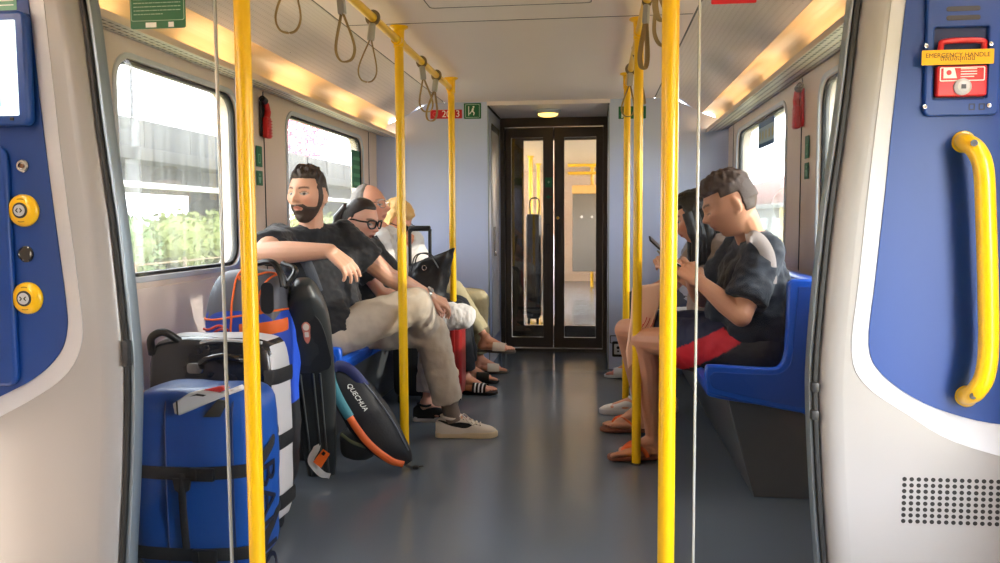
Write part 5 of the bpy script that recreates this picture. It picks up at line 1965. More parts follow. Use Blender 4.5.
def hand(b, wrist, d, back, side, curl=0.5, k=1.0, spread=1.0, thumb=0.5, curls=None):
    """palm, four unequal fingers bent at the knuckles, and a thumb from the side of the palm"""
    M = basis(wrist, d, z=back)

    def L(x, y, z):
        return M @ V((x * k, y * k * side, z * k))
    ys = (0.031, 0.0105, -0.0105, -0.030)          # index .. little (thumb is at +y)
    ln = (0.072, 0.080, 0.074, 0.058)
    for i, y in enumerate(ys):
        b.cap(L(0.004, y * 0.55, 0), L(0.088 - 0.004 * (i == 3) - 0.003 * (i == 0), y, 0), 0.0165 * k, 0.0118 * k, 10)
    b.cap(L(0.02, 0.012, -0.006), L(0.05, 0.022, -0.010), 0.015 * k, 0.014 * k, 10)
    for i, y in enumerate(ys):
        c = (curls[i] if curls else curl)
        x0, z0, a = 0.088 - 0.004 * (i == 3) - 0.003 * (i == 0), 0.0, 0.0
        p0 = (x0, y, 0.0)
        yy = y
        for sgm, (f, bend) in enumerate(((0.46, 0.9), (0.30, 1.1), (0.24, 0.7))):
            a += bend * c
            l = ln[i] * f
            dy = (y * 0.10 * spread) * (1 if sgm == 0 else 0.4)
            p1 = (p0[0] + l * math.cos(a), p0[1] + dy, p0[2] - l * math.sin(a))
            b.cap(L(*p0), L(*p1), (0.0098, 0.0088, 0.0080)[sgm] * k, (0.0088, 0.0080, 0.0070)[sgm] * k, 10)
            p0 = p1
    a0 = (0.020, 0.026, -0.006)
    a1 = (0.052, 0.050, -0.014 - 0.012 * thumb)
    a2 = (0.082 - 0.01 * thumb, 0.056 - 0.020 * thumb, -0.020 - 0.024 * thumb)
    b.cap(L(*a0), L(*a1), 0.0145 * k, 0.0112 * k, 10)
    b.cap(L(*a1), L(*a2), 0.0110 * k, 0.0085 * k, 10)


def foot(b, ankle, d, k=1.0, toes=True, flat=True, up=(0, 0, 1), drop=None):
    """bare foot: ankle joint, direction of the toes; sole is drop below the ankle"""
    M = basis(ankle, d, z=up)
    dr = (drop if drop is not None else 0.085) / k

    def L(x, y, z):
        return M @ V((x * k, y * k, z * k))
    b.cap(L(0, 0, 0), L(-0.028, 0, -dr + 0.03), 0.036 * k, 0.030 * k, 12)
    b.cap(L(-0.028, 0, -dr + 0.028), L(0.10, 0.0, -dr + 0.022), 0.028 * k, 0.026 * k, 12)
    b.cap(L(0.0, 0.0, -0.01), L(0.12, 0.006, -dr + 0.024), 0.034 * k, 0.022 * k, 12)
    for y in (-0.026, 0.026):
        b.cap(L(0.03, y * 0.5, -dr + 0.024), L(0.135, y, -dr + 0.018), 0.024 * k, 0.017 * k, 12)
    return M, dr


def toes_(b, M, dr, k, big):
    """five toes; big = +1 / -1: side of the big toe"""
    for i in range(5):
        y = big * (0.034 - 0.0165 * i)
        ln = (0.060, 0.056, 0.048, 0.040, 0.032)[i]
        r = (0.0125, 0.0095, 0.009, 0.0085, 0.008)[i]
        x0 = 0.128 - 0.006 * i
        b.cap(M @ V((x0 * k, y * k, (-dr + 0.018) * k)), M @ V(((x0 + ln * 0.6) * k, y * k, (-dr + 0.017) * k)), r * k, r * k, 10)
        b.cap(M @ V(((x0 + ln * 0.6) * k, y * k, (-dr + 0.017) * k)), M @ V(((x0 + ln) * k, y * k * 0.97, (-dr + 0.010) * k)), r * k, r * 0.85 * k, 10)


def frame_of(J):
    hm = lerp(J['hipR'], J['hipL'], 0.5)
    sm = lerp(J['shR'], J['shL'], 0.5)
    up = (sm - hm).normalized()
    return hm, sm, up


def torso(b, J, off, g=1.0, belly=0.0, low=0.0):
    hm, sm, up = frame_of(J)
    lat = (V(J['shL']) - V(J['shR'])).normalized()
    fwd = up.cross(lat) * -1
    if fwd.dot(V(J['kneeR']) - hm) < 0:
        fwd = -fwd
    for s in ('R', 'L'):
        h, sh = V(J['hip' + s]), V(J['sh' + s])
        ch = lerp(sh, sm, 0.50) - up * 0.13
        wst = lerp(lerp(h, hm, 0.30), lerp(sh, sm, 0.55), 0.42)
        b.cap(h + up * low, wst, (0.105 * g + off), (0.098 * g + off))
        b.cap(wst, ch, (0.098 * g + off), (0.105 * g + off))
        b.cap(ch, lerp(sh, sm, 0.35) - up * 0.03, (0.10 * g + off), (0.066 * g + off))
        b.cap(lerp(sh, sm, 0.0) - up * 0.01, sm + up * 0.02, (0.058 * g + off * 0.8), (0.058 * g + off * 0.6))
    b.cap(hm + up * low, sm - up * 0.16, 0.115 * g + off, 0.112 * g + off)
    b.cap(hm + up * (0.06 + low) + fwd * (0.03 + belly), sm - up * 0.2 + fwd * (0.015 + belly * 0.4), 0.10 * g + off, 0.10 * g + off)


def arm(b, J, s, off, t0=0.0, t1=2.0, g=1.0, flat=False):
    sh, el, wr = V(J['sh' + s]), V(J['el' + s]), V(J['wr' + s])
    if t1 <= 1:
        e = lerp(sh, el, t1)
        b.cone(sh, e, 0.060 * g + off, 0.058 * g + off * 1.35, 18)
        b.ell(sh, 0.062 * g + off)
    else:
        b.cap(sh, lerp(sh, el, 0.45), 0.058 * g + off, 0.051 * g + off)
        b.cap(lerp(sh, el, 0.45), el, 0.051 * g + off, 0.040 * g + off)
        if t1 >= 2:
            b.cap(el, lerp(el, wr, 0.35), 0.041 * g + off, 0.042 * g + off)
            b.cap(lerp(el, wr, 0.35), wr, 0.042 * g + off, 0.027 * g + off)
        else:
            e = lerp(el, wr, t1 - 1)
            b.cone(el, e, 0.044 * g + off, 0.040 * g + off, 18)


def leg(b, J, s, off, t1=2.0, g=1.0, ro=None):
    """t1: 1 = to the knee, 2 = to the ankle; ro: radii (hip, knee, hem) for cloth"""
    h, kn, an = V(J['hip' + s]), V(J['knee' + s]), V(J['ank' + s])
    if ro is None:
        b.cap(h, lerp(h, kn, 0.5), 0.092 * g + off, 0.076 * g + off)
        b.cap(lerp(h, kn, 0.5), kn, 0.076 * g + off, 0.056 * g + off)
        c = lerp(kn, an, 0.30)
        bk = (lerp(h, kn, 0.8) - kn)
        bk = (bk - (an - kn) * (bk.dot(an - kn) / (an - kn).length_squared))
        bk = bk.normalized() * 0.014 if bk.length > 1e-4 else V((0, 0, 0))
        b.cap(kn, c + bk, 0.054 * g + off, 0.055 * g + off)
        b.cap(c + bk, lerp(kn, an, 0.72), 0.055 * g + off, 0.038 * g + off)
        b.cap(lerp(kn, an, 0.72), an, 0.038 * g + off, 0.034 * g + off)
    else:
        if t1 <= 1:
            e = lerp(h, kn, t1)
            b.cone(h, e, ro[0], ro[1], 24)
            b.ell(h, ro[0])
        else:
            b.cap(h, kn, ro[0], ro[1], 20)
            e = lerp(kn, an, t1 - 1)
            b.cone(kn, lerp(kn, e, 0.5), ro[1], (ro[1] * 0.45 + ro[2] * 0.55), 24)
            b.cone(lerp(kn, e, 0.5), e, (ro[1] * 0.45 + ro[2] * 0.55), ro[2], 24)


def skin_mat(name, c):
    return mat(name, (1, 1, 1, 1), 0.48, attr='Col', var=0.06, vscale=30, sss=0.12, bump=0.05, bscale=220)


def face_cols(base, lip, brow, Mh, wide, browdark=0.8, down=False):
    Mi = Mh.inverted()
    base, lip, brow = V(base[:3]), V(lip[:3]), V(brow[:3])
    white, iris = V((0.40, 0.37, 0.34)), V((0.03, 0.02, 0.015))  # eye whites darkened to stand for the shadow over the eyes

    def fn(co):
        p = Mi @ co
        c = base
        if p.length < 0.17 and p.y > 0.02:
            x = abs(p.x)
            # cheeks and nose a little redder
            k = 0.25 * math.exp(-(((x - 0.04) / 0.02) ** 2 + ((p.z + 0.03) / 0.02) ** 2)) + 0.2 * math.exp(-((x / 0.016) ** 2 + ((p.z + 0.025) / 0.014) ** 2))
            c = c.lerp(V((base.x * 1.05, base.y * 0.78, base.z * 0.75)), min(1, k * 2))
            e = (x / 0.023) ** 2 + ((p.z + 0.0615) / 0.011) ** 2
            c = c.lerp(lip, 0.85 * (1 - sst(0.6, 1.2, e)))
            if p.y > 0.05:
                zb = 0.0235 + 0.005 * math.sin((x - 0.012) / 0.045 * PI)
                kb = (1 - sst(0.0025, 0.0062, abs(p.z - zb))) * sst(0.010, 0.016, x) * (1 - sst(0.046, 0.054, x))
                c = c.lerp(brow, kb * browdark)
                ex = ((x - 0.032) / 0.0165) ** 2 + ((p.z - 0.001) / 0.0068) ** 2
                if down:      # lowered lids: only the lash line shows
                    kl = (1 - sst(0.0012, 0.0034, abs(p.z + 0.004 + 0.06 * (x - 0.032) ** 2 * 60))) * (1 - sst(0.013, 0.018, abs(x - 0.032)))
                    c = c.lerp(brow, 0.8 * kl)
                    return (c.x, c.y, c.z, 1)
                c = c.lerp(white, 1 - sst(0.7, 1.1, ex))
                ei = ((x - 0.032) / 0.0062) ** 2 + ((p.z - 0.001) / 0.0062) ** 2
                c = c.lerp(iris, (1 - sst(0.7, 1.1, ei)) * (ex < 1.1))
                el = abs(((x - 0.032) / 0.0175) ** 2 + ((p.z - 0.0025) / 0.0085) ** 2 - 1)
                if p.z > 0.003:
                    c = c.lerp(brow, 0.6 * (1 - sst(0.1, 0.35, el)))
        return (c.x, c.y, c.z, 1)
    return fn


def hair_shell(M, B, wide, fn, amp=0.004, freq=60, seed=0, nu=96, nv=72, off=-0.007):
    """fn(p) -> (mask 0..1, thickness): the head surface lifted where hair grows"""
    b = MB()

    def f(p, q, d):
        mk, th = fn(p)
        n = V((p.x / 0.076 ** 2, p.y / 0.097 ** 2, p.z / 0.119 ** 2)).normalized()
        nz = noise.noise(V((q.x * freq, q.y * freq, q.z * freq * 0.6)) + V((seed, 0, 0))) + 0.5 * noise.noise(q * freq * 2.3)
        return q + n * (off + mk * (th - off + amp * nz * 1.2 * min(1.0, th / 0.016)))
    head_mesh(b, M, B, wide, nu, nv, f)
    return b


def head_matrix(c, fwd, up=(0, 0, 1), k=1.06):
    fwd = V(fwd).normalized()
    x = fwd.cross(V(up)).normalized()
    z = x.cross(fwd)
    m = Matrix((x * k, fwd * k, z * k)).transposed().to_4x4()
    m.translation = V(c)
    return m


def ears(b, M):
    for s in (-1, 1):
        R = M.to_3x3().normalized() @ Matrix.Rotation(math.radians(-10), 3, 'X') @ Matrix.Rotation(math.radians(18 * s), 3, 'Z')
        k = M.to_scale().x
        b.ell(M @ V((s * 0.079, -0.010, -0.008)), (0.008 * k, 0.019 * k, 0.032 * k), M=R.to_4x4(), seg=14)
        b.ell(M @ V((s * 0.076, -0.004, -0.030)), (0.008 * k, 0.010 * k, 0.012 * k), M=R.to_4x4(), seg=10)


def person_body(root, J, spec):
    """the whole body fused into one continuous mesh; returns the head matrix"""
    k = spec.get('k', 1.06)
    g = spec.get('g', 1.0) * k
    wide = spec.get('wide', 1.0)
    Mh = head_matrix(J['head'], spec['look'], spec.get('up', (0, 0, 1)), k * spec.get('hk', 1.0))
    B = _brushes(1.0, spec.get('nose', 1.0))
    b = MB()
    torso(b, J, -0.014, g)
    hm, sm, up = frame_of(J)
    b.cap(sm + up * 0.01, Mh @ V((0, -0.022, -0.06)), 0.058 * g, 0.054 * g)
    head_mesh(b, Mh, B, wide)
    ears(b, Mh)
    for s in ('R', 'L'):
        arm(b, J, s, -0.002, g=g * spec.get('ag', 1.0))
        leg(b, J, s, -0.004, g=g)
        if 'hand' + s in J:
            hs = J['hand' + s]
            d = V(hs['d'])
            hand(b, V(J['wr' + s]), d, hs['back'], 1 if s == 'R' else -1, hs.get('curl', 0.5), k, hs.get('spread', 1.0), hs.get('thumb', 0.5), hs.get('curls'))
        if 'foot' + s in J:
            fs = J['foot' + s]
            M, dr = foot(b, V(J['ank' + s]), V(fs['d']), k, drop=fs.get('drop'), up=fs.get('up', (0, 0, 1)))
            if fs.get('toes'):
                toes_(b, M, dr, k, fs['toes'])
    b.voxel(spec.get('vox', 0.0045), spec.get('sm', 3))
    return b, Mh, B, wide


def spectacles(root, Mh, m_fr, thick=0.0026, lens=None, wide=1.0):
    b = MB()
    for s in (-1, 1):
        pts = spline([(s * 0.008, 0.107, 0.006), (s * 0.012, 0.108, 0.020), (s * 0.034, 0.105, 0.024), (s * 0.056, 0.094, 0.020), (s * 0.058, 0.092, 0.004), (s * 0.046, 0.098, -0.016), (s * 0.026, 0.104, -0.018), (s * 0.011, 0.107, -0.010)], 4, True)
        b.tube([Mh @ p for p in pts], thick * 1.06, 8, True)
        b.tube([Mh @ p for p in spline([(s * 0.057, 0.093, 0.014), (s * 0.078 * wide, 0.055, 0.012), (s * 0.083 * wide, 0.0, 0.010), (s * 0.080 * wide, -0.025, -0.006)], 5)], thick, 8)
    b.tube([Mh @ p for p in spline([(-0.009, 0.107, 0.012), (0, 0.113, 0.016), (0.009, 0.107, 0.012)], 5)], thick, 8)
    o = b.build('glasses', m_fr, root)
    if lens:
        b = MB()
        for s in (-1, 1):
            pts = spline([(s * 0.009, 0.106, 0.006), (s * 0.012, 0.107, 0.019), (s * 0.034, 0.104, 0.023), (s * 0.056, 0.093, 0.019), (s * 0.057, 0.091, 0.004), (s * 0.046, 0.097, -0.015), (s * 0.026, 0.103, -0.017), (s * 0.011, 0.106, -0.010)], 4, True)
            vs = [b.bm.verts.new(Mh @ p) for p in pts]
            b.bm.faces.new(vs)
        b.build('lens', lens, o)
    return o


m_hairdk = mat('dark brown hair', rgb(58, 44, 36), 0.5, var=0.35, vscale=60, bump=0.8, bscale=1.0, stretch=(260, 260, 40))
m_beard = mat('dark brown beard', rgb(70, 50, 40), 0.6, var=0.35, vscale=80, bump=0.8, bscale=300)
m_hairbk = mat('black hair', rgb(20, 17, 16), 0.35, var=0.3, vscale=40, bump=0.6, bscale=1.0, stretch=(260, 260, 12))
m_hairgr = mat('grey hair', rgb(120, 112, 106), 0.55, var=0.35, vscale=60, bump=0.8, bscale=250)
m_hairbl = mat('blond hair', rgb(222, 178, 110), 0.45, var=0.25, vscale=50, bump=0.7, bscale=1.0, stretch=(220, 220, 25))
m_hairsh = mat('short dark hair', rgb(72, 52, 42), 0.55, var=0.35, vscale=90, bump=0.7, bscale=320)
m_tee = mat('black cotton', rgb(27, 27, 31), 0.85, bump=0.25, bscale=60, sheen=0.2)
m_beige = mat('beige twill', rgb(188, 174, 156), 0.85, bump=0.3, bscale=45, var=0.06, vscale=10)
m_cream = mat('cream leather', rgb(218, 208, 194), 0.45, var=0.04, vscale=20)
m_gum = mat('cream rubber sole', rgb(212, 194, 160), 0.55)
m_sock = mat('brown grey sock', rgb(120, 106, 96), 0.9, bump=0.4, bscale=1, stretch=(400, 400, 60))


def sneaker(root, ankle, d, k, m_up, m_sole, swoosh=None, lace=None, up=(0, 0, 1), name='sneaker', h0=0.105):
    """low sneaker: sole and shaped upper, swoosh mark and laces; ankle joint is h0 above the ground"""
    M = basis(ankle, d, z=up) @ Matrix.Translation((0, 0, -h0))
    out = [(p.x, p.y) for p in spline([(-0.082, 0.0, 0), (-0.072, 0.032, 0), (-0.02, 0.038, 0), (0.06, 0.042, 0), (0.13, 0.052, 0), (0.19, 0.044, 0), (0.222, 0.0, 0), (0.19, -0.044, 0), (0.13, -0.050, 0), (0.06, -0.040, 0), (-0.02, -0.036, 0), (-0.072, -0.032, 0)], 5, True)]
    out = [(x * k, y * k) for x, y in out]
    b = MB()
    b.plate([out], M, 0.032, 0.006)
    sole = b.build('sole', m_sole, root)
    prof = [(-0.078, 0.030, 0.078), (-0.05, 0.036, 0.098), (0.0, 0.038, 0.092), (0.035, 0.039, 0.098), (0.07, 0.040, 0.088), (0.11, 0.045, 0.070), (0.15, 0.046, 0.058), (0.19, 0.038, 0.047), (0.214, 0.012, 0.034)]
    sp = spline([(x, w_, h) for x, w_, h in prof], 4)

    def surf(u, a, o=0.0):
        i = u * (len(sp) - 1)
        j = min(int(i), len(sp) - 2)
        q = sp[j].lerp(sp[j + 1], i - j)
        w_, h = q.y + o, (q.z - 0.022) + o
        c_, s_ = math.cos(a), math.sin(a)
        return M @ V((q.x * k, w_ * math.copysign(abs(c_) ** 0.7, c_) * k, (0.022 + h * max(0, s_) ** 0.6) * k))
    b = MB()
    b.grid(lambda i, j: surf(i, PI * j), 40, 24)
    bmesh.ops.holes_fill(b.bm, edges=b.bm.edges)
    u_ = b.build(name, m_up, root, angle=70)
    b = MB()
    b.tube(spline([M @ V((x * k, y * k, z * k)) for x, y, z in ((-0.052, 0, 0.104), (-0.03, 0.034, 0.100), (0.01, 0.036, 0.096), (0.042, 0.0, 0.106), (0.01, -0.036, 0.096), (-0.03, -0.034, 0.100))], 6, True), 0.007 * k, 10, True)
    b.build('collar', m_up, u_)
    if swoosh:
        for side in (0, 1):
            b = MB()
            top = [(0.06, 0.62), (0.16, 0.44), (0.30, 0.34), (0.44, 0.36), (0.56, 0.46), (0.64, 0.60)]
            bot = [(0.06, 0.54), (0.16, 0.28), (0.30, 0.12), (0.44, 0.06), (0.54, 0.16), (0.64, 0.60)]
            pa = spline([(p[0], p[1], 0) for p in top], 5)
            pb = spline([(p[0], p[1], 0) for p in bot], 5)

            def q(p):
                a = p.y * PI / 2 * 0.95 + 0.12
                return surf(p.x, a if side else PI - a, 0.0022)
            A_ = [b.bm.verts.new(q(p)) for p in pa]
            C_ = [b.bm.verts.new(q(p.lerp(r, 0.5))) for p, r in zip(pa, pb)]
            B_ = [b.bm.verts.new(q(p)) for p in pb]
            for i in range(len(A_) - 1):
                b.bm.faces.new((A_[i], A_[i + 1], C_[i + 1], C_[i]))
                b.bm.faces.new((C_[i], C_[i + 1], B_[i + 1], B_[i]))
            r_ = bmesh.ops.extrude_face_region(b.bm, geom=list(b.bm.faces))
            b.build('side_mark', swoosh, u_)
    if lace:
        b = MB()
        for i in range(5):
            u = 0.40 + i * 0.065
            for sg in (1, -1):
                b.tube([surf(u + (0.0 if sg > 0 else 0.05) * 1, a, 0.004) for a in [PI / 2 + sg * (-0.55 + 1.1 * t / 6) for t in range(7)]], 0.0035 * k, 6)
        for sg in (1, -1):
            b.tube(spline([surf(0.42, PI / 2, 0.008), surf(0.46, PI / 2 + sg * 0.4, 0.016), surf(0.55, PI / 2 + sg * 0.8, 0.010), surf(0.62, PI / 2 + sg * 0.9, 0.006)], 5), 0.003 * k, 6)
        b.build('lace', lace, u_)
    return u_


def flipflop(root, M, dr, k, m_sole, m_strap_, big, bands=None):
    b = MB()
    out = [(p.x * k, p.y * k) for p in spline([(-0.075, 0.0, 0), (-0.062, 0.030, 0), (0.0, 0.032, 0), (0.08, 0.040, 0), (0.14, 0.050, 0), (0.19, 0.040, 0), (0.208, 0.006, 0), (0.19, -0.036, 0), (0.14, -0.048, 0), (0.08, -0.040, 0), (0.0, -0.032, 0), (-0.062, -0.030, 0)], 5, True)]
    b.plate([out], M @ Matrix.Translation((0, 0, -dr * k - 0.014)), 0.018, 0.004)
    s_ = b.build('flip_flop', m_sole, root)
    z = -dr
    if bands is None:
        b = MB()
        for sg in (-1, 1):
            b.tube([M @ V((x * k, y * k, zz * k)) for x, y, zz in [tuple(p) for p in spline([(0.142, big * 0.017, z + 0.012), (0.132, big * 0.017, z + 0.040), (0.09, sg * 0.026 + big * 0.006, z + 0.056), (0.05, sg * 0.044, z + 0.036), (0.03, sg * 0.042, z + 0.004)], 5)]], 0.0065 * k, 8, flat=(1.5, 0.6))
        b.build('toe_strap', m_strap_, s_)
    else:
        b = MB()
        b.grid(lambda i, j: M @ V(((0.055 + 0.085 * i) * k, 0.054 * math.cos(PI * j) * k, (z + 0.004 + 0.060 * (1 - 0.25 * i) * math.sin(PI * j) ** 0.7) * k)), 18, 20)
        if bands == 'stripes':
            b.bm.faces.ensure_lookup_table()
            for i, f in enumerate(b.bm.faces):
                if (i // 20) in (3, 4, 8, 9, 13, 14):
                    f.material_index = 1
        b.build('band', [m_strap_, m_signw], s_)
    return s_
# ------------------------------------------------------------------ bearded man, left bench
def mk(J, spec, label, group=None):
    b, Mh, B, wide = person_body(None, J, spec)
    hm = lerp(J['hipR'], J['hipL'], 0.5)
    root = b.build('person', skin_mat('skin', None), angle=80, origin=(hm.x, hm.y, 0.0), colfn=face_cols(spec['skin'], spec['lip'], spec['brow'], Mh, wide, spec.get('browdark', 0.8), spec.get('down', False)))
    tag(root, label, 'person', group)
    return root, Mh, B, wide


def cloth(root, name, m, fn, vox=0.009, sm=8, wr=(0.006, 16, (1, 1, 1)), seed=0, colfn=None):
    b = MB()
    fn(b)
    b.voxel(vox, sm)
    if wr:
        b.wrinkle(wr[0], wr[1], wr[2], seed)
        if wr[0] > 0.003:
            b.wrinkle(wr[0] * 0.5, wr[1] * 2.6, wr[2], seed + 3)
    return b.build(name, m, root, angle=80, colfn=colfn)


K = 1.06
J = dict(
    hipR=V((-0.90, 3.89, 0.60)), hipL=V((-0.94, 4.13, 0.60)),
    shR=P(279, 242, Y=3.74), shL=P(343, 237, Y=4.03),
    elR=P(263, 253, Y=3.37), wrR=P(330, 251, Y=3.33),
    elL=P(389, 277, Y=4.13), wrL=P(431, 297, Y=4.33),
    kneeR=P(415, 305, Y=3.99), ankR=V((-0.52, 4.35, 0.46)),
    kneeL=P(431, 331, Y=4.20), ankL=P(452, 415, Y=4.25),
    head=P(308, 195, Y=3.84))
J['handR'] = dict(d=P(352, 271, Y=3.33) - P(328, 251, Y=3.33), back=(0.45, -0.5, 0.75), curl=0.42, thumb=0.6, curls=(0.30, 0.36, 0.45, 0.55))
J['handL'] = dict(d=V((0.55, 0.30, -0.30)), back=(0.25, -0.45, 0.9), curls=(0.50, 0.58, 0.62, 0.66), thumb=0.3)
J['footL'] = dict(d=(1, 0.12, 0), drop=0.10)
J['footR'] = dict(d=(0.35, 0.8, -0.45), drop=0.09, up=(-0.2, 0.4, 0.9))
sp_a = dict(k=K, ag=1.16, hk=1.03, look=(-0.20, -0.98, 0.02), skin=rgb(222, 170, 142), lip=rgb(190, 112, 100), brow=rgb(50, 34, 26), wide=1.03, nose=1.05, vox=0.0042)
root, Mh, B, wd = mk(J, sp_a, 'bearded man in black T-shirt and beige trousers seated with crossed legs')


def hair_a(p):
    if p.y > 0.03:
        m = sst(0.060, 0.080, p.z)
        m = max(m, sst(0.012, 0.030, p.z) * sst(0.064, 0.070, abs(p.x)) * sst(0.05, 0.035, p.y))
    elif p.y > -0.03:
        m = sst(0.024, 0.036, p.z)
    else:
        m = sst(-0.060, -0.035, p.z)
    if 0.008 < p.y < 0.034 and abs(p.x) > 0.055:
        m = max(m, sst(-0.01, 0.0, p.z))
    top = sst(0.04, 0.105, p.z)
    return m, 0.004 + 0.013 * top * (0.7 + 0.5 * sst(-0.05, 0.07, p.y))


b = hair_shell(Mh, B, wd, hair_a, amp=0.009, freq=80, seed=1, nu=128, nv=96)
b.build('hair', m_hairdk, root, angle=80)


def beard_a(p):
    line = -0.034 - 0.016 * sst(0.02, 0.045, abs(p.x)) * sst(0.0, 0.05, p.y) + 0.05 * sst(0.03, 0.0, p.y)
    m = sst(line + 0.004, line - 0.010, p.z) * sst(-0.012, 0.016, p.y)
    if 0.006 < p.y < 0.032 and abs(p.x) > 0.05:
        m = max(m, sst(0.012, 0.0, p.z))
    if p.y > 0.04:
        m *= sst(0.7, 1.35, (p.x / 0.022) ** 2 + ((p.z + 0.0625) / 0.0095) ** 2)
        m *= 1 - sst(0.030, 0.022, abs(p.x)) * sst(-0.047, -0.041, p.z)
    return m, 0.0035 + 0.009 * sst(-0.07, -0.11, p.z) * sst(0.0, 0.06, p.y)


b = hair_shell(Mh, B, wd, beard_a, amp=0.004, freq=90, seed=4)
b.build('beard', m_beard, root, angle=80)


def tee(J, sl, off=0.012, g=1.06, slR=None, belly=0.0, low=0.03, ag=None):
    def f(b):
        torso(b, J, off, g, belly, low)
        hm, sm, up = frame_of(J)
        b.ell(sm + up * 0.015, (0.075, 0.075, 0.045))
        for s in ('R', 'L'):
            arm(b, J, s, off, t1=(slR if (slR and s == 'R') else sl), g=ag or g)
    return f


cloth(root, 't_shirt', m_tee, tee(J, 0.62, slR=0.62, belly=0.01, ag=1.2), wr=(0.008, 14, (1, 1, 1.8)), seed=1)


def trousers(J, g=1.0, ro=(0.115, 0.088, 0.078), tR=1.90, tL=1.80):
    def f(b):
        for s, t in (('R', tR), ('L', tL)):
            leg(b, J, s, 0, t, ro=ro)
        b.cap(J['hipR'], J['hipL'], 0.118 * g, 0.118 * g)
        hm, sm, up = frame_of(J)
        b.cap(hm, hm + up * 0.09, 0.125 * g, 0.118 * g)
    return f


cloth(root, 'trousers', m_beige, trousers(J, 1.06, (0.118, 0.092, 0.080), tR=1.93, tL=1.84), wr=(0.009, 9, (1, 1, 1.0)), seed=2)
b = MB()
d_ = (V(J['ankL']) - V(J['kneeL'])).normalized()
b.tube([V(J['ankL']) - d_ * 0.12, V(J['ankL']) - d_ * 0.05, V(J['ankL']) + d_ * 0.0, V(J['ankL']) + d_ * 0.03], [0.048, 0.045, 0.046, 0.05], 20)
b.build('sock', m_sock, root)
sneaker(root, V(J['ankL']), (1, 0.12, 0), 1.10, m_cream, m_gum, swoosh=m_black, lace=m_cream, h0=J['ankL'].z)
sneaker(root, V(J['ankR']), (0.35, 0.8, -0.45), 1.08, m_cream, m_gum, swoosh=m_black, lace=m_cream, up=(-0.2, 0.4, 0.9))
b = MB()      # watch
wv = (V(J['wrL']) - V(J['elL'])).normalized()
o_ = V(J['wrL']) - wv * 0.035
b.tube([o_ - wv * 0.009, o_ + wv * 0.009], 0.0375, 24)
w_ = b.build('watch', mat('steel bracelet', rgb(170, 168, 160), 0.3, metal=0.9), root)
b = MB()
Mw = basis(o_, wv, z=(0.1, -0.55, 0.8))
b.lathe([(0.0, 0.034), (0.020, 0.034), (0.020, 0.043), (0.016, 0.045), (0.0, 0.045)], Mw, 24)
b.build('watch_face', mat('watch face', rgb(205, 205, 200), 0.2, metal=0.6), w_)
b = MB()      # dark bag strap over his right shoulder
hm, sm, up = frame_of(J)
strap(b, [P(318, 292, Y=3.70), P(309, 268, Y=3.66), P(300, 252, Y=3.645), P(292, 241, Y=3.665), P(288, 235, Y=3.73), P(290, 236, Y=3.86)], 0.05, 0.004, up=(0.8, 0.4, 0.2))
b.build('shoulder_strap', mat('dark slate strap', rgb(62, 66, 76), 0.6, bump=0.3, bscale=200), root)

# ------------------------------------------------------------------ woman with black glasses beside him
J = dict(
    hipR=V((-0.90, 4.48, 0.60)), hipL=V((-0.92, 4.70, 0.60)),
    shR=V((-0.96, 4.33, 1.00)), shL=V((-0.94, 4.66, 1.00)),
    elR=V((-0.80, 4.36, 0.76)), wrR=V((-0.60, 4.48, 0.70)),
    elL=V((-0.76, 4.74, 0.76)), wrL=V((-0.58, 4.66, 0.70)),
    kneeR=V((-0.575, 4.66, 0.555)), ankR=V((-0.60, 4.58, 0.11)),
    kneeL=V((-0.425, 4.82, 0.580)), ankL=V((-0.80, 4.72, 0.56)),
    head=P(361, 221, Y=4.42))
J['handR'] = dict(d=V((0.7, 0.2, -0.3)), back=(0.2, -0.2, 1), curl=0.5)
J['handL'] = dict(d=V((0.7, -0.3, -0.3)), back=(0.2, 0.1, 1), curl=0.5)
J['footR'] = dict(d=(1, 0.05, 0), drop=0.095)
J['footL'] = dict(d=(-0.2, -0.9, -0.2), drop=0.085)
sp_b = dict(k=1.03, g=0.86, look=(0.90, -0.36, -0.22), skin=rgb(224, 172, 150), lip=rgb(170, 90, 84), brow=rgb(50, 36, 30), nose=0.95)
root, Mh, B, wd = mk(J, sp_b, 'dark haired woman with black glasses and parted lips behind the bearded man\'s shoulder')


def hair_b(p):
    m = sst(0.066, 0.086, p.z - 0.8 * min(0, p.y - 0.05) * 1.0) if p.y > 0.0 else sst(-0.075, -0.055, p.z)
    if p.y <= 0.0 and abs(p.x) > 0.06 and p.z < 0.0 and p.y > -0.03:
        m *= 0.0 if p.z < -0.045 else 1.0
    return m, 0.007 + 0.006 * sst(0.0, -0.08, p.y)


b = hair_shell(Mh, B, wd, hair_b, amp=0.003, freq=30, seed=7)
for xx in (-0.04, 0.0, 0.04):
    b.tube([Mh @ V(q) for q in ((xx, -0.07, 0.06), (xx, -0.115, -0.01), (xx, -0.10, -0.09), (xx * 0.8, -0.09, -0.17))], [0.03, 0.036, 0.036, 0.02], 12)
b.build('hair', mat('dark brown straight hair', rgb(46, 36, 33), 0.32, var=0.3, vscale=50, bump=0.7, bscale=1.0, stretch=(260, 30, 260)), root, angle=80)
spectacles(root, Mh, m_black, 0.0045)
b = MB()
b.ell(Mh @ V((0, 0.098, -0.064)), (0.011, 0.006, 0.007), M=Mh.to_3x3().normalized().to_4x4())
b.build('open_mouth', mat('mouth dark', rgb(60, 22, 22), 0.5), root)
cloth(root, 't_shirt', m_tee, tee(J, 0.7, 0.012, 0.88), wr=(0.006, 15, (1, 1, 1.6)), seed=11)
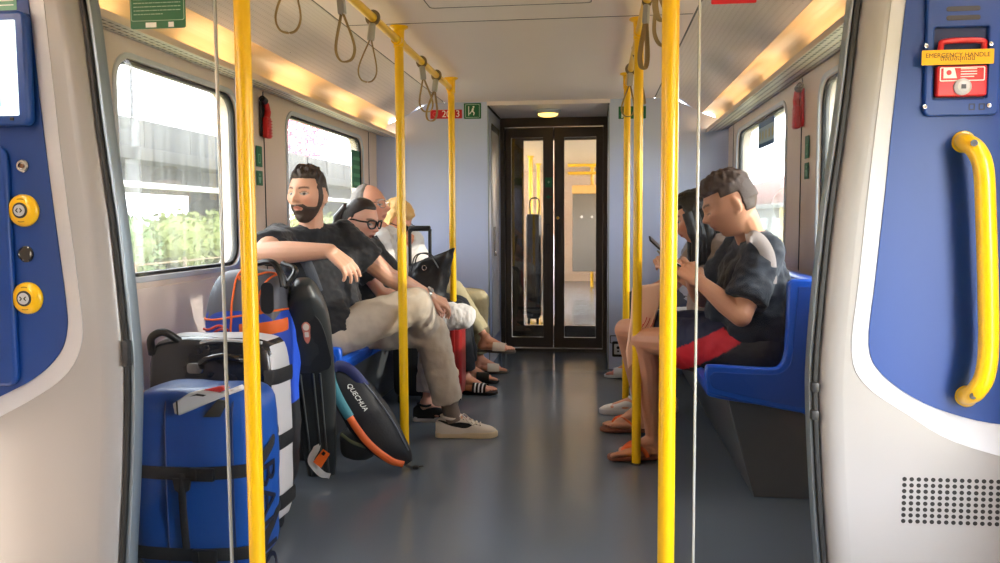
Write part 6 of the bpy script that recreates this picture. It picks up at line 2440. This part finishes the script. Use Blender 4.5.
cloth(root, 'trousers', mat('white crinkled cotton', rgb(216, 212, 208), 0.85, bump=0.6, bscale=1.0, stretch=(70, 20, 30)), trousers(J, 0.92, (0.105, 0.078, 0.066), tR=1.88, tL=1.9), wr=(0.008, 16, (2.2, 1, 0.8)), seed=12)
sneaker(root, V(J['ankR']), (1, 0.05, 0), 0.98, mat('black suede', rgb(26, 26, 28), 0.8), m_whitebag, h0=J['ankR'].z)
sneaker(root, V(J['ankL']), (-0.2, -0.9, -0.2), 0.98, mat('black suede', rgb(26, 26, 28), 0.8), m_whitebag)

# ------------------------------------------------------------------ older man looking up
J = dict(
    hipR=V((-0.99, 5.26, 0.60)), hipL=V((-1.00, 5.50, 0.60)),
    shR=V((-1.00, 5.10, 1.04)), shL=V((-1.00, 5.50, 1.04)),
    elR=V((-0.96, 5.08, 0.78)), wrR=V((-0.80, 5.24, 0.74)),
    elL=V((-0.96, 5.54, 0.78)), wrL=V((-0.80, 5.46, 0.74)),
    kneeR=V((-0.555, 5.28, 0.555)), ankR=V((-0.495, 5.33, 0.115)),
    kneeL=V((-0.585, 5.56, 0.555)), ankL=V((-0.53, 5.70, 0.115)),
    head=P(369, 207, Y=5.12))
J['handR'] = dict(d=V((0.8, 0.2, -0.2)), back=(0.2, -0.2, 1), curl=0.5)
J['handL'] = dict(d=V((0.8, -0.2, -0.2)), back=(0.2, 0.1, 1), curl=0.5)
J['footR'] = dict(d=(1, -0.10, 0), drop=0.095, toes=1)
J['footL'] = dict(d=(1, 0.05, 0), drop=0.095, toes=-1)
sp_c = dict(k=1.06, hk=1.12, look=(0.93, -0.24, 0.12), skin=rgb(224, 162, 134), lip=rgb(180, 108, 96), brow=rgb(130, 110, 100), browdark=0.5, wide=1.04, nose=1.15, vox=0.005)
root, Mh, B, wd = mk(J, sp_c, 'older balding man with grey hair and thin glasses gazing upward')


def hair_c(p):
    m = sst(-0.065, -0.045, p.z) * sst(0.030, -0.005, p.y - 0.25 * max(0, p.z - 0.04) * 0)
    if p.y > -0.025 and p.z < 0.022:
        m = 0
    return m, 0.008


b = hair_shell(Mh, B, wd, hair_c, amp=0.006, freq=60, seed=9)
b.build('hair', m_hairgr, root, angle=80)
spectacles(root, Mh, m_steel, 0.002)
cloth(root, 'shirt', mat('white shirt', rgb(218, 214, 210), 0.85, bump=0.3, bscale=50), tee(J, 0.85, 0.012, 1.04), wr=(0.007, 14, (1, 1, 1.6)), seed=21)
cloth(root, 'trousers', mat('black trousers', rgb(26, 28, 34), 0.85, bump=0.3, bscale=60), trousers(J, 1.04, (0.112, 0.088, 0.078), 1.90, 1.90), wr=(0.007, 10, (1, 1, 1)), seed=22)
for s, big in (('R', 1), ('L', -1)):
    M = basis(J['ank' + s], J['foot' + s]['d'], z=(0, 0, 1))
    flipflop(root, M, 0.095 / 1.06, 1.06, m_black, m_black, big, bands='stripes' if s == 'R' else 'plain').name = 'slide_sandal'
b = MB()
strap(b, [P(373, 238, Y=5.03), P(379, 248, Y=5.0), P(386, 260, Y=5.0), P(392, 272, Y=5.04)], 0.06, 0.006, up=(1, 0, 0.6))
b.build('bag_strap', m_web, root)

# ------------------------------------------------------------------ blond woman by the end wall
J = dict(
    hipR=V((-0.93, 5.78, 0.60)), hipL=V((-0.93, 5.98, 0.60)),
    shR=V((-0.94, 5.68, 1.00)), shL=V((-0.98, 6.00, 1.01)),
    elR=P(385, 272, Y=5.52), wrR=P(404, 250, Y=5.50),
    elL=V((-0.92, 6.04, 0.76)), wrL=V((-0.78, 5.94, 0.70)),
    kneeR=P(453, 291, Y=5.72), ankR=P(486, 338, Y=5.74),
    kneeL=V((-0.50, 5.98, 0.57)), ankL=V((-0.50, 6.06, 0.115)),
    head=P(395, 222, Y=5.56))
J['handR'] = dict(d=P(409, 236, Y=5.48) - P(404, 250, Y=5.50), back=(0.5, -0.7, 0.3), curl=0.9, thumb=0.4)
J['handL'] = dict(d=V((0.8, -0.2, -0.2)), back=(0.2, 0.1, 1), curl=0.5)
J['footR'] = dict(d=(0.93, -0.05, -0.02), drop=0.085, toes=1)
J['footL'] = dict(d=(1, 0.1, 0), drop=0.095, toes=-1)
sp_d = dict(k=1.04, hk=1.18, g=0.9, look=(0.80, -0.42, -0.42), skin=rgb(224, 160, 130), lip=rgb(190, 100, 96), brow=rgb(150, 110, 70), nose=0.95, vox=0.005)
root, Mh, B, wd = mk(J, sp_d, 'blond woman in white top and khaki trousers with chin on her hand')


def hair_d(p):
    m = sst(0.045, 0.07, p.z) if p.y > 0.035 else sst(-0.085, -0.06, p.z)
    if p.y > 0.0 and p.z < 0.0 and abs(p.x) > 0.05:
        m *= sst(0.055, 0.03, p.y)
    return m, 0.022


b = hair_shell(Mh, B, wd, hair_d, amp=0.006, freq=35, seed=13)
for s in (-1, 1):
    for o_ in (0.0, -0.035, -0.07):
        b.tube([Mh @ V(q) for q in ((s * 0.066, o_ + 0.01, 0.02), (s * 0.078, o_ + 0.01, -0.05), (s * 0.070, o_ + 0.015, -0.13), (s * 0.055, o_ + 0.015, -0.175))], [0.03, 0.032, 0.024, 0.008], 12)
b.wrinkle(0.004, 40, (1, 1, 0.4), 3)
b.build('hair', m_hairbl, root, angle=80)
spectacles(root, Mh, m_black, 0.003, lens=m_black)
cloth(root, 'blouse', mat('white knit', rgb(226, 222, 216), 0.85, bump=0.3, bscale=60), tee(J, 0.8, 0.014, 0.92), wr=(0.006, 15, (1, 1, 1.6)), seed=31)
cloth(root, 'trousers', mat('khaki cotton', rgb(176, 164, 130), 0.85, bump=0.3, bscale=60), trousers(J, 0.95, (0.108, 0.080, 0.066), 1.86, 1.9), wr=(0.007, 10, (1, 1, 1)), seed=32)
for s, big in (('R', 1), ('L', -1)):
    M = basis(J['ank' + s], J['foot' + s]['d'], z=(0, 0, 1))
    flipflop(root, M, (0.085 if s == 'R' else 0.095) / 1.04, 1.04, mat('taupe sole', rgb(86, 76, 66), 0.6), mat('pale leather band', rgb(214, 200, 184), 0.5), big, bands='plain').name = 'sandal'

# ------------------------------------------------------------------ man in navy on the right bench
J = dict(
    hipL=V((1.04, 3.56, 0.60)), hipR=V((1.04, 3.80, 0.60)),
    shL=P(763, 253, Y=3.50), shR=V((1.05, 3.86, 1.03)),
    elL=P(741, 316, Y=3.37), wrL=P(699, 281, Y=3.50),
    elR=V((0.86, 3.92, 0.78)), wrR=P(690, 275, Y=3.70),
    kneeL=P(643, 340, Y=3.86), ankL=P(653, 438, Y=3.92),
    kneeR=P(626, 330, Y=4.22), ankR=P(641, 407, Y=4.42),
    head=P(731, 204, Y=3.55))
J['handL'] = dict(d=P(682, 266, Y=3.57) - P(699, 281, Y=3.50), back=(0.2, -0.95, 0.1), curl=0.85, thumb=0.8)
J['handR'] = dict(d=P(676, 262, Y=3.64) - P(690, 275, Y=3.70), back=(0.0, 0.9, 0.2), curl=0.8, thumb=0.8)
J['footL'] = dict(d=(-0.97, -0.12, 0), drop=J['ankL'].z - 0.022, toes=1)
J['footR'] = dict(d=(-0.98, 0.05, 0), drop=J['ankR'].z - 0.022, toes=-1)
sp_e = dict(k=1.06, g=1.06, hk=1.06, look=(-0.93, 0.10, -0.38), skin=rgb(206, 148, 116), lip=rgb(170, 98, 84), brow=rgb(46, 32, 26), wide=1.08, nose=0.82, vox=0.0045, down=True)
root, Mh, B, wd = mk(J, sp_e, 'man in navy T-shirt, red striped shorts and flip-flops bent over his phone')


def hair_e(p):
    if p.y > 0.03:
        m = sst(0.050, 0.068, p.z)
    elif p.y > -0.035:
        m = sst(0.026, 0.040, p.z)
    else:
        m = sst(-0.062, -0.035, p.z)
    top = sst(0.03, 0.10, p.z)
    return m, 0.0025 + 0.019 * top * (0.8 + 0.4 * sst(0.0, 0.08, p.y))


b = hair_shell(Mh, B, wd, hair_e, amp=0.006, freq=70, seed=17)
b.build('hair', m_hairsh, root, angle=80)
m_navy = mat('navy cotton', rgb(20, 26, 38), 0.85, bump=0.3, bscale=60, sheen=0.15)
cloth(root, 't_shirt', m_navy, tee(J, 0.80, 0.016, 1.16, belly=0.04, low=0.09), wr=(0.008, 12, (1, 1, 1.6)), seed=41)
qa = [P(681, 346, Y=3.64), P(724, 329, Y=3.50), P(742, 343, Y=3.45), P(682, 374, Y=3.64)]


def short_col(co):
    """woven colour blocks of the shorts: navy front, red side panel, black below"""
    x, z = co.x, co.z
    navy, red, blk = (lin(24), lin(32), lin(66), 1), (lin(214), lin(30), lin(46), 1), (lin(26), lin(27), lin(31), 1)
    xa, xb = qa[0].x, qa[1].x
    t = (x - xa) / (xb - xa)
    zt = qa[0].z + (qa[1].z - qa[0].z) * t
    t2 = (x - qa[3].x) / (qa[2].x - qa[3].x)
    zb = qa[3].z + (qa[2].z - qa[3].z) * t2
    if co.y > 3.80:
        return navy
    t3 = (z - qa[1].z) / (qa[2].z - qa[1].z)
    xr = qa[1].x + (qa[2].x - qa[1].x) * t3
    if zb < z < zt and x < xr:
        return red
    return navy if z >= zt and x < xb + 0.02 else blk


def shorts(b):
    for s in ('R', 'L'):
        leg(b, J, s, 0, 0.74, ro=(0.138, 0.112, 0.1))
    b.cap(J['hipR'], J['hipL'], 0.125, 0.125)
    hm, sm, up = frame_of(J)
    b.cap(hm, hm + up * 0.08, 0.135, 0.13)


cloth(root, 'shorts', mat('sports shorts', (1, 1, 1, 1), 0.7, attr='Col', bump=0.3, bscale=60), shorts, vox=0.008, wr=(0.006, 12, (1, 1, 1)), seed=42, colfn=short_col)
m_ffs, m_ffo = mat('brown rubber sole', rgb(120, 66, 44), 0.6), mat('orange rubber strap', rgb(235, 110, 50), 0.45)
for s, big in (('L', 1), ('R', -1)):
    M = basis(J['ank' + s], J['foot' + s]['d'], z=(0, 0, 1))
    flipflop(root, M, J['foot' + s]['drop'] / 1.06, 1.06, m_ffs, m_ffo, big)
b = MB()
strap(b, [P(746, 239, Y=3.40), P(754, 237, Y=3.39), P(763, 245, Y=3.40), P(769, 260, Y=3.40), P(770, 284, Y=3.41)], 0.055, 0.006, up=(0.7, 0.0, 0.6))
b.build('shoulder_strap', mat('pale taupe strap', rgb(172, 158, 152), 0.8, bump=0.3, bscale=150), root)
# his phone
t = thing('phone', tuple(P(672, 262, Y=3.60)), 'dark phone in the hands of the man in navy', 'phone')
Mp = basis(P(673, 261, Y=3.61), P(664, 258, Y=3.60) - P(684, 270, Y=3.62), z=(0.45, -0.1, 0.9))
b = MB()
b.box(-0.075, 0.075, -0.038, 0.038, -0.004, 0.004, bev=0.003, M=Mp)
b.build('case', m_black, t)
b = MB()
b.box(-0.070, 0.070, -0.034, 0.034, 0.0042, 0.0048, M=Mp)
b.build('screen', glow('dim phone screen', (0.5, 0.6, 0.7, 1), 0.3), t)

# ------------------------------------------------------------------ long haired woman beyond him
J = dict(
    hipL=V((0.96, 4.16, 0.60)), hipR=V((0.96, 4.38, 0.60)),
    shL=V((0.98, 4.08, 1.02)), shR=V((0.96, 4.42, 1.02)),
    elL=P(720, 300, Y=4.02), wrL=P(678, 276, Y=4.06),
    elR=V((0.78, 4.46, 0.80)), wrR=P(669, 268, Y=4.22),
    kneeL=P(652, 330, Y=4.45), ankL=P(636, 399, Y=4.85),
    kneeR=V((0.64, 4.62, 0.57)), ankR=V((0.78, 4.95, 0.115)),
    head=P(695, 217, Y=4.16))
J['handL'] = dict(d=P(664, 262, Y=4.10) - P(678, 276, Y=4.06), back=(0.2, -0.9, 0.2), curl=0.7, thumb=0.7)
J['handR'] = dict(d=P(660, 256, Y=4.16) - P(669, 268, Y=4.22), back=(0.0, 0.9, 0.2), curl=0.7, thumb=0.7)
J['footL'] = dict(d=(-0.97, 0.05, 0), drop=J['ankL'].z - 0.02)
J['footR'] = dict(d=(-0.98, 0.05, 0), drop=0.095)
sp_f = dict(k=1.04, g=0.88, look=(-0.93, 0.02, -0.30), skin=rgb(214, 158, 130), lip=rgb(180, 90, 84), brow=rgb(40, 28, 24), nose=0.85, vox=0.005)
root, Mh, B, wd = mk(J, sp_f, 'woman with long straight black hair in a taupe blouse holding up her phone')


def hair_f(p):
    m = sst(0.050, 0.072, p.z) if p.y > 0.045 else sst(-0.10, -0.07, p.z)
    if p.y > 0.0 and p.z < 0.03:
        m *= sst(0.060, 0.040, p.y)
    return m, 0.016


b = hair_shell(Mh, B, wd, hair_f, amp=0.002, freq=25, seed=19)
hx = Mh @ V((0, 0, 0))
for s in (-1, 1):
    for i, o_ in enumerate((0.030, 0.0, -0.035, -0.070, -0.095)):
        q0 = Mh @ V((s * (0.074 if i < 3 else 0.05), o_, 0.03))
        q1 = Mh @ V((s * (0.084 if i < 3 else 0.055), o_, -0.06))
        q2 = V((hx.x + (0.005 + 0.026 * i), q1.y, 1.04))
        q3 = V((hx.x + (0.005 + 0.026 * i), q1.y, 0.97 + 0.01 * i))
        b.tube(spline([q0, q1, q2, q3, q3 - V((0, 0, 0.05))], 4), [0.030] * 4 + [0.034] * 8 + [0.030] * 4 + [0.010], 12, flat=(1, 1))
b.wrinkle(0.004, 50, (1, 1, 0.15), 6)
b.build('hair', m_hairbk, root, angle=80)
cloth(root, 'blouse', mat('taupe cotton', rgb(146, 128, 116), 0.85, bump=0.3, bscale=50), tee(J, 0.85, 0.016, 0.94), wr=(0.008, 15, (1, 1, 1.6)), seed=51)
cloth(root, 'trousers', mat('pale grey cotton', rgb(196, 194, 196), 0.85, bump=0.3, bscale=60), trousers(J, 0.95, (0.105, 0.076, 0.050), 1.9, 1.92), wr=(0.006, 12, (1, 1, 1)), seed=52)
for s in ('L', 'R'):
    sneaker(root, V(J['ank' + s]), J['foot' + s]['d'], 0.98, mat('white canvas', rgb(224, 222, 218), 0.7), m_whitebag, h0=J['ank' + s].z)
t = thing('phone', tuple(P(659, 249, Y=4.13)), 'black phone held up by the long haired woman', 'phone')
Mp = basis(P(660, 248, Y=4.13), P(653, 241, Y=4.11) - P(667, 254, Y=4.13), z=(0.7, -0.2, 0.7))
b = MB()
b.box(-0.074, 0.074, -0.036, 0.036, -0.004, 0.004, bev=0.003, M=Mp)
b.build('case', m_black, t)
b = MB()
b.box(-0.070, 0.070, -0.033, 0.033, 0.0042, 0.0048, M=Mp)
b.build('screen', mat('phone glass', rgb(14, 15, 18), 0.1, coat=1), t)
# peach carrier bag between the two
YQ = 4.00
q = [P(x, y, Y=YQ) for x, y in ((632, 288), (646, 285), (661, 283), (659, 305), (653, 330), (641, 352), (628, 368), (626, 352), (631, 320))]
t = thing('paper_bag', tuple(P(641, 340, Y=YQ)), 'peach paper bag with red strokes held on the lap by the right poles', 'bag')
b = MB()
b.plate([[(p.x, p.z) for p in q]], FRONT(YQ + 0.03), 0.05, 0.008)
b.wrinkle(0.003, 18, seed=2)
b.build('body', mat('peach paper', rgb(250, 204, 172), 0.7, bump=0.2, bscale=25), t, angle=50)
b = MB()
for i, (xa, ya, xb, yb) in enumerate(((642, 327, 647, 317), (645, 328, 650, 318), (650, 328, 654, 319), (640, 330, 643, 324))):
    pa, pb = P(xa, ya, Y=YQ - 0.0205), P(xb, yb, Y=YQ - 0.0205)
    b.tube(spline([pa, lerp(pa, pb, 0.5) + V((0.003, 0, 0)), pb], 3), 0.0018, 6)
b.build('red_strokes', mat('red ink', rgb(214, 70, 60), 0.6), t)

# ------------------------------------------------------------------ passenger by the right end wall
J = dict(
    hipL=V((1.02, 5.70, 0.60)), hipR=V((1.02, 5.92, 0.60)),
    shL=V((1.10, 5.64, 1.03)), shR=V((1.10, 6.00, 1.03)),
    elL=V((1.02, 5.60, 0.78)), wrL=V((0.82, 5.72, 0.70)),
    elR=V((1.02, 6.02, 0.78)), wrR=V((0.82, 5.92, 0.70)),
    kneeL=V((0.66, 5.78, 0.57)), ankL=V((0.64, 5.98, 0.115)),
    kneeR=V((0.66, 5.98, 0.57)), ankR=V((0.74, 6.14, 0.115)),
    head=V((1.06, 5.80, 1.23)))
for s in ('L', 'R'):
    J['hand' + s] = dict(d=V((-0.8, 0.1, -0.3)), back=(-0.2, 0.0, 1), curl=0.5)
    J['foot' + s] = dict(d=(-0.98, 0.05, 0), drop=0.095, toes=1 if s == 'L' else -1)
sp_g = dict(k=1.02, g=0.9, look=(-1, 0.1, -0.15), skin=rgb(206, 140, 116), lip=rgb(170, 92, 84), brow=rgb(40, 28, 24), nose=0.9, vox=0.006)
root, Mh, B, wd = mk(J, sp_g, 'passenger seated by the right end wall, only one foot in a white sandal in view')
b = hair_shell(Mh, B, wd, hair_f, amp=0.002, freq=25, seed=23)
b.build('hair', m_hairbk, root, angle=80)
cloth(root, 'blouse', mat('grey blouse', rgb(150, 150, 156), 0.85, bump=0.3, bscale=50), tee(J, 0.85, 0.014, 0.94), wr=(0.007, 15, (1, 1, 1.6)), seed=61)
cloth(root, 'trousers', mat('dark trousers', rgb(60, 62, 70), 0.85, bump=0.3, bscale=60), trousers(J, 0.95, (0.105, 0.078, 0.064), 1.86, 1.86), wr=(0.006, 12, (1, 1, 1)), seed=62)
for s, big in (('L', 1), ('R', -1)):
    M = basis(J['ank' + s], J['foot' + s]['d'], z=(0, 0, 1))
    flipflop(root, M, 0.095 / 1.02, 1.02, m_whitebag, m_whitebag, big, bands='plain').name = 'sandal'
